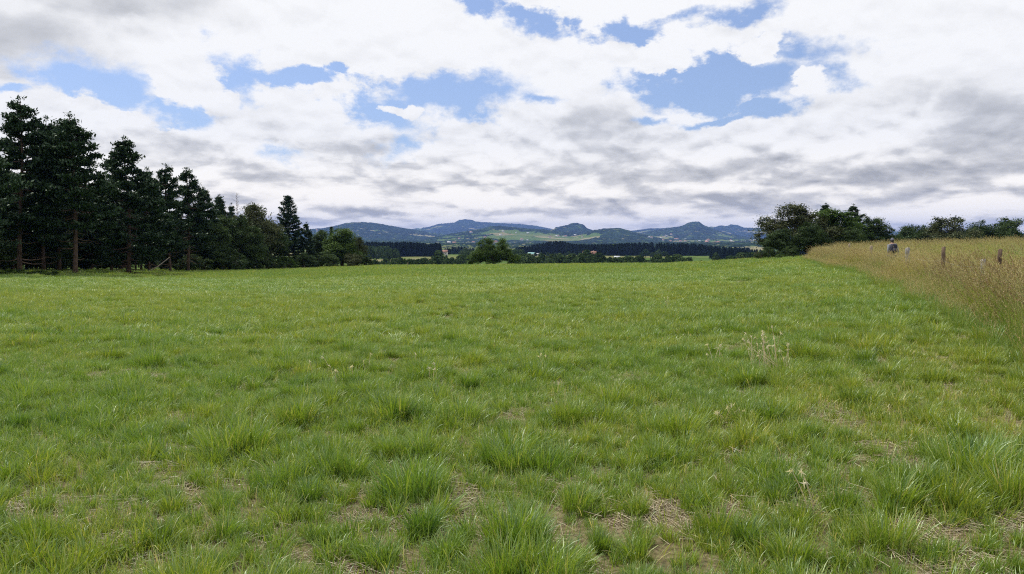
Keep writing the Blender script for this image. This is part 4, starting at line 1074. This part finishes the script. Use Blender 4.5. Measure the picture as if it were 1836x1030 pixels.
PA = [post(1523, 437, 62.0, .075, 'post_tan', 'pale thin post far off in the tall grass', seed=5),
      post(1562, 441, 44.0, .078, 'post_tan', 'narrow tan post lit on its left side', seed=1), post(1627, 444.5, 30.0, .085, 'post_grey', 'thick pale grey post with a broad top', seed=2),
      post(1692, 443, 23.0, .055, 'post_dark', 'slim dark brown post', seed=3), post(1763, 465, 18.2, .058, 'post_grey', 'grey post standing lower in the grass', seed=4),
      post(1793, 447, 17.0, .045, 'post_dark', 'dim brown post nearly hidden by seed heads', seed=6, lean=.03), post(1960, 500, 11.5, .06, 'post_grey', None or 'grey post', seed=7)]
for hh in (.92, .55):
    g = Geo(); pts = []
    for a, b in zip(PA[:-1], PA[1:]):
        if a is PA[4]: continue
        A = a[0] + (a[-1] - a[0]) * 0 + [0, 0, .1 + hh]; B = b[0] + [0, 0, .1 + hh]
        for s in np.linspace(0, 1, 7)[:-1]: pts.append(A + (B - A) * s - np.array([0, 0, .07 * math.sin(PI * s)]))
    g.tube(pts, .003, 4); obj('wire', g.mesh('wire', plain('galvanised_wire', (.42, .42, .42), .45, .5, .6)), fence)
g = Geo(); u, t = ray(731, 477); x = u * 112; z0 = float(H_field(np.array([x]), np.array([112.]))[0])
g.tube([(x, 112, z0 - .1), (x + .01, 112, z0 + .35), (x + .02, 112, z0 + .75)], [.05, .05, .045], 6)
tag(obj('wooden_stake', g.mesh('wooden_stake', M['post_tan'])), 'short pale wooden stake on the far edge of the field', 'stake')

# ------------------------------------------------------------------ dead stalks standing in the field
def stalks(px, py, n, spread, h, label, seed, lean=.25):
    r = np.random.default_rng(seed); u, t = ray(px, py); d = EYE / t * .99; x = u * d
    z = float(H_field(np.array([x]), np.array([d]))[0]); g = Geo()
    for i in range(n):
        bx, by = r.normal(0, spread, 2); L = h * r.uniform(.6, 1.1); a = r.normal(-.18, lean); b = r.normal(0, lean * .6); k = np.linspace(0, 1, 5)
        pts = np.stack([bx + a * L * k ** 1.4, by + b * L * k, L * k * (1 - .1 * abs(a))], 1)
        g.tube(pts, np.interp(k, [0, .7, 1], [.0026, .0032, .0016]), 4, r.random(), cap=False)
        c = pts[-1] + r.normal(0, .006, (4, 3)) - [0, 0, .02]
        g.cards(c, unit(pts[-1:] - pts[-2:-1] + r.normal(0, .3, (4, 3))), rand_dirs(4, r), .07, .008, .9)
    o = obj('dead_stalks', g.mesh('dead_stalks', M['stalk']), None, (x, d, z)); return tag(o, label, 'dead stalks', 'pale dead stalks standing in the grass')
stalks(1372, 655, 20, .11, .62, 'tallest bunch of pale dead stalks in the grass at right', 1)
stalks(1408, 668, 11, .10, .42, 'shorter pale stalks just right of the tallest bunch', 2, .35)
stalks(1283, 640, 5, .06, .36, 'few pale stalks left of the tallest bunch', 3, .5)
stalks(1308, 745, 9, .08, .22, 'low pale stalks nearer the camera below the tallest bunch', 4, .5)
stalks(652, 650, 10, .35, .28, 'sparse pale stalks scattered left of the centre of the field', 5, .4)
stalks(778, 660, 3, .04, .36, 'two or three thin pale stalks near the centre of the field', 6, .15)
stalks(1463, 935, 3, .02, .34, 'thin upright straw in the foreground at right', 7, .12)
stalks(984, 640, 3, .04, .36, 'thin pale stalks just right of the centre', 8, .3)
stalks(1203, 532, 4, .1, .40, 'faint pale stalks in the middle distance', 9, .3)

# ------------------------------------------------------------------ the walker
def walker():
    d = 36.5; u, t = ray(1600, 427); x = u * d; z0 = float(H_field(np.array([x]), np.array([d]))[0]); H = EYE - t * d - z0
    root = empty('person', (x, d, z0), 0); s = H / 1.74; root.scale = (s * .86, s * .9, s)
    tag(root, 'person in light grey shirt and grey cap walking away behind the fence', 'person')
    skin = plain('skin', (.45, .28, .2), .6); shirt = plain('grey_shirt', (.30, .31, .35), .9, .1, var=.12); tr = plain('grey_blue_trousers', (.13, .15, .19), .9, .1, var=.1)
    navy = plain('dark_pack', (.035, .035, .055), .8, .2, var=.2); cap = plain('grey_cap', (.17, .17, .21), .9, .1); boot = plain('brown_boots', (.10, .07, .05), .8)
    def skinned(name, verts, edges, radii, mat, root_i=0, sub=2):
        me = bpy.data.meshes.new(name); me.from_pydata(verts, edges, []); me.materials.append(mat)
        o = obj(name, me, root); m = o.modifiers.new('skin', 'SKIN'); m.use_smooth_shade = True
        for i, r_ in enumerate(radii):
            sv = me.skin_vertices[0].data[i]; sv.radius = r_ if isinstance(r_, tuple) else (r_, r_); sv.use_root = (i == root_i)
        ss = o.modifiers.new('sub', 'SUBSURF'); ss.levels = sub; ss.render_levels = sub; return o
    # joints; the walker faces +y (away), weight to the left, leaning a little to the right
    V = [(0, 0, .95), (.01, .01, 1.12), (.02, .03, 1.30), (.03, .05, 1.44), (.035, .06, 1.51), (.035, .075, 1.59), (.035, .08, 1.68)]
    R = [(.145, .105), (.135, .10), (.165, .105), (.10, .075), .05, (.072, .09), (.066, .082)]
    E = [(i, i + 1) for i in range(6)]
    def chain(start, pts, rr):
        p = start
        for q, r_ in zip(pts, rr): V.append(q); R.append(r_); E.append((p, len(V) - 1)); p = len(V) - 1
        return p
    for sg in (-1, 1):
        w = chain(3, [(.03 + sg * .17, .04, 1.41), (.04 + sg * (.24 if sg < 0 else .30), .02, 1.16), (.05 + sg * (.23 if sg < 0 else .37), .12, .95), (.05 + sg * (.23 if sg < 0 else .39), .15, .88)], [.055, .044, .033, .03])
        hx, hy, hz = V[w]
        for f in range(4): chain(w, [(hx + (f - 1.5) * .012, hy + .012 * (1 - abs(f - 1.5) * .3), hz - .045), (hx + (f - 1.5) * .013, hy + .02, hz - .075 - .006 * (1.5 - abs(f - 1.5)))], [.009, .008])
        chain(w, [(hx - sg * .03, hy + .02, hz - .03), (hx - sg * .034, hy + .028, hz - .055)], [.010, .008])
        st = .18 * sg
        chain(0, [(sg * .09, 0, .90), (sg * .10, .02 + st * .5, .50), (sg * .10, st * .9 - .04, .10), (sg * .10, st * .9 + .08, .04)], [.088, .058, .042, .038])
    skinned('body', V, E, R, skin)
    skinned('shirt', [(0, 0, .90), (.01, .01, 1.12), (.02, .03, 1.30), (.03, .045, 1.455), (-.15, .04, 1.41), (-.20, .02, 1.16), (-.18, .1, .99), (.21, .04, 1.41), (.34, .02, 1.16), (.40, .1, .99)],
            [(0, 1), (1, 2), (2, 3), (3, 4), (4, 5), (5, 6), (3, 7), (7, 8), (8, 9)], [(.18, .135), (.18, .135), (.20, .14), (.125, .095), .078, .068, .052, .078, .068, .052], shirt)
    skinned('trousers', [(0, 0, .96), (-.09, 0, .86), (-.10, -.07, .50), (-.10, -.20, .13), (.09, 0, .86), (.10, .11, .50), (.10, .12, .13)], [(0, 1), (1, 2), (2, 3), (0, 4), (4, 5), (5, 6)], [(.17, .13), .105, .078, .062, .105, .078, .062], tr)
    for sg in (-1, 1): skinned('boot', [(sg * .1, .16 * sg - .05, .12), (sg * .1, .16 * sg - .04, .05), (sg * .1, .16 * sg + .12, .04)], [(0, 1), (1, 2)], [.055, .05, .042], boot)
    g = Geo(); k = np.linspace(0, PI / 2, 6)
    for a, b in zip(k[:-1], k[1:]): pass
    rr = np.cos(k) * .098; zz = np.sin(k) * .095; th = np.arange(14) * 2 * PI / 14
    P = np.stack([.035 + rr[:, None] * np.cos(th) * .92, .08 + rr[:, None] * np.sin(th) * 1.12, 1.635 + zz[:, None] * 1.2 + 0 * th], -1).reshape(-1, 3)
    i = np.arange(5)[:, None] * 14; j = np.arange(14)[None]; j2 = (j + 1) % 14
    g.add(P, None, np.stack([i + j, i + j2, i + 14 + j2, i + 14 + j], -1).reshape(-1, 4))
    g.box((.035, .215, 1.642), (.14, .11, .012)); obj('cap', g.mesh('cap', cap, True), root)
    hr = Geo(); P2 = P.reshape(6, 14, 3).copy()[:2]; P2[1] = P2[0]; P2[0, :, 2] -= .125; P2[0, :, :2] = (P2[0, :, :2] - [.035, .08]) * .86 + [.035, .075]; P2[0, 2:6, 2] += .07
    P2[:, :, :2] = (P2[:, :, :2] - [.035, .08]) * .97 + [.035, .08]
    hr.add(P2.reshape(-1, 3), None, [[q, (q + 1) % 14, 14 + (q + 1) % 14, 14 + q] for q in range(14)]); obj('hair', hr.mesh('hair', plain('dark_hair', (.05, .04, .035), .7), True), root)
    # the pack, carried on the back
    me = bpy.data.meshes.new('backpack'); bm_v = []
    g = Geo(); rows = 9
    for q in range(rows):
        f = q / (rows - 1); zc = -.02 + .44 * f; hw = .155 * math.sin(PI * (.16 + .68 * f)) ** .5; dp = .105 * math.sin(PI * (.14 + .72 * f)) ** .5
        th = np.arange(16) * 2 * PI / 16; c, s_ = np.cos(th), np.sin(th)
        bm_v.append(np.stack([np.sign(c) * np.abs(c) ** .6 * hw, np.sign(s_) * np.abs(s_) ** .6 * dp, zc + 0 * th], 1))
    Vp = np.concatenate(bm_v); i = np.arange(rows - 1)[:, None] * 16; j = np.arange(16)[None]; j2 = (j + 1) % 16
    Vp = np.vstack([Vp, [0, 0, -.03], [0, 0, .43]]); nq = rows * 16
    g.add(Vp, [[(a + 1) % 16, a, nq] for a in range(16)] + [[(rows - 1) * 16 + a, (rows - 1) * 16 + (a + 1) % 16, nq + 1] for a in range(16)], np.stack([i + j, i + j2, i + 16 + j2, i + 16 + j], -1).reshape(-1, 4))
    bp = empty('backpack', (x - .02 * s, d - .18 * s, z0 + 1.02 * s)); bp.scale = (s, s, s); bp.rotation_euler = (0, .12, 0)
    tag(bp, 'dark rounded backpack on the back of the walker', 'backpack')
    obj('bag', g.mesh('bag', navy, True), bp)
    g = Geo(); g.box((0, -.115, .13), (.2, .05, .17)); obj('front_pocket', g.mesh('front_pocket', plain('pack_pocket', (.07, .07, .10), .8)), bp)
    for sg in (-1, 1):
        g = Geo(); g.tube([(sg * .09, .06, .36), (sg * .11, .15, .42), (sg * .13, .27, .36), (sg * .14, .28, .22), (sg * .14, .1, .05)], .018, 6); obj('strap', g.mesh('strap', navy), bp)
walker()

# ------------------------------------------------------------------ haze
def haze():
    m, g = new_mat('air'); v = g.new('ShaderNodeVolumePrincipled')
    v.inputs['Color'].default_value = (.26, .43, 1.0, 1); v.inputs['Density'].default_value = 5.0e-5; v.inputs['Anisotropy'].default_value = .0
    g.l.new(v.outputs[0], g.out.node.inputs['Volume'])
    gg = Geo(); gg.box((0, 0, 160), (40400, 40400, 470))
    tag(obj('haze', gg.mesh('haze', m)), 'thin bluish air between the field and the distant hills', 'haze', kind='stuff')
haze()

# ------------------------------------------------------------------ labels of the repeats: count them from the left
bpy.context.view_layer.update()
def count_from_left():
    sets = {}
    for o in list(sc.objects):
        if o.parent is None and o.get('group') in ('pines inside the left wood', 'undergrowth inside the left wood', 'village houses on the distant hills'):
            sets.setdefault(o['label'], []).append(o)
    for lab, os_ in sets.items():
        os_.sort(key=lambda o: o.location.x / o.location.y)
        for k, o in enumerate(os_): o['label'] = ORD[k] + ' from the left: ' + lab
count_from_left()
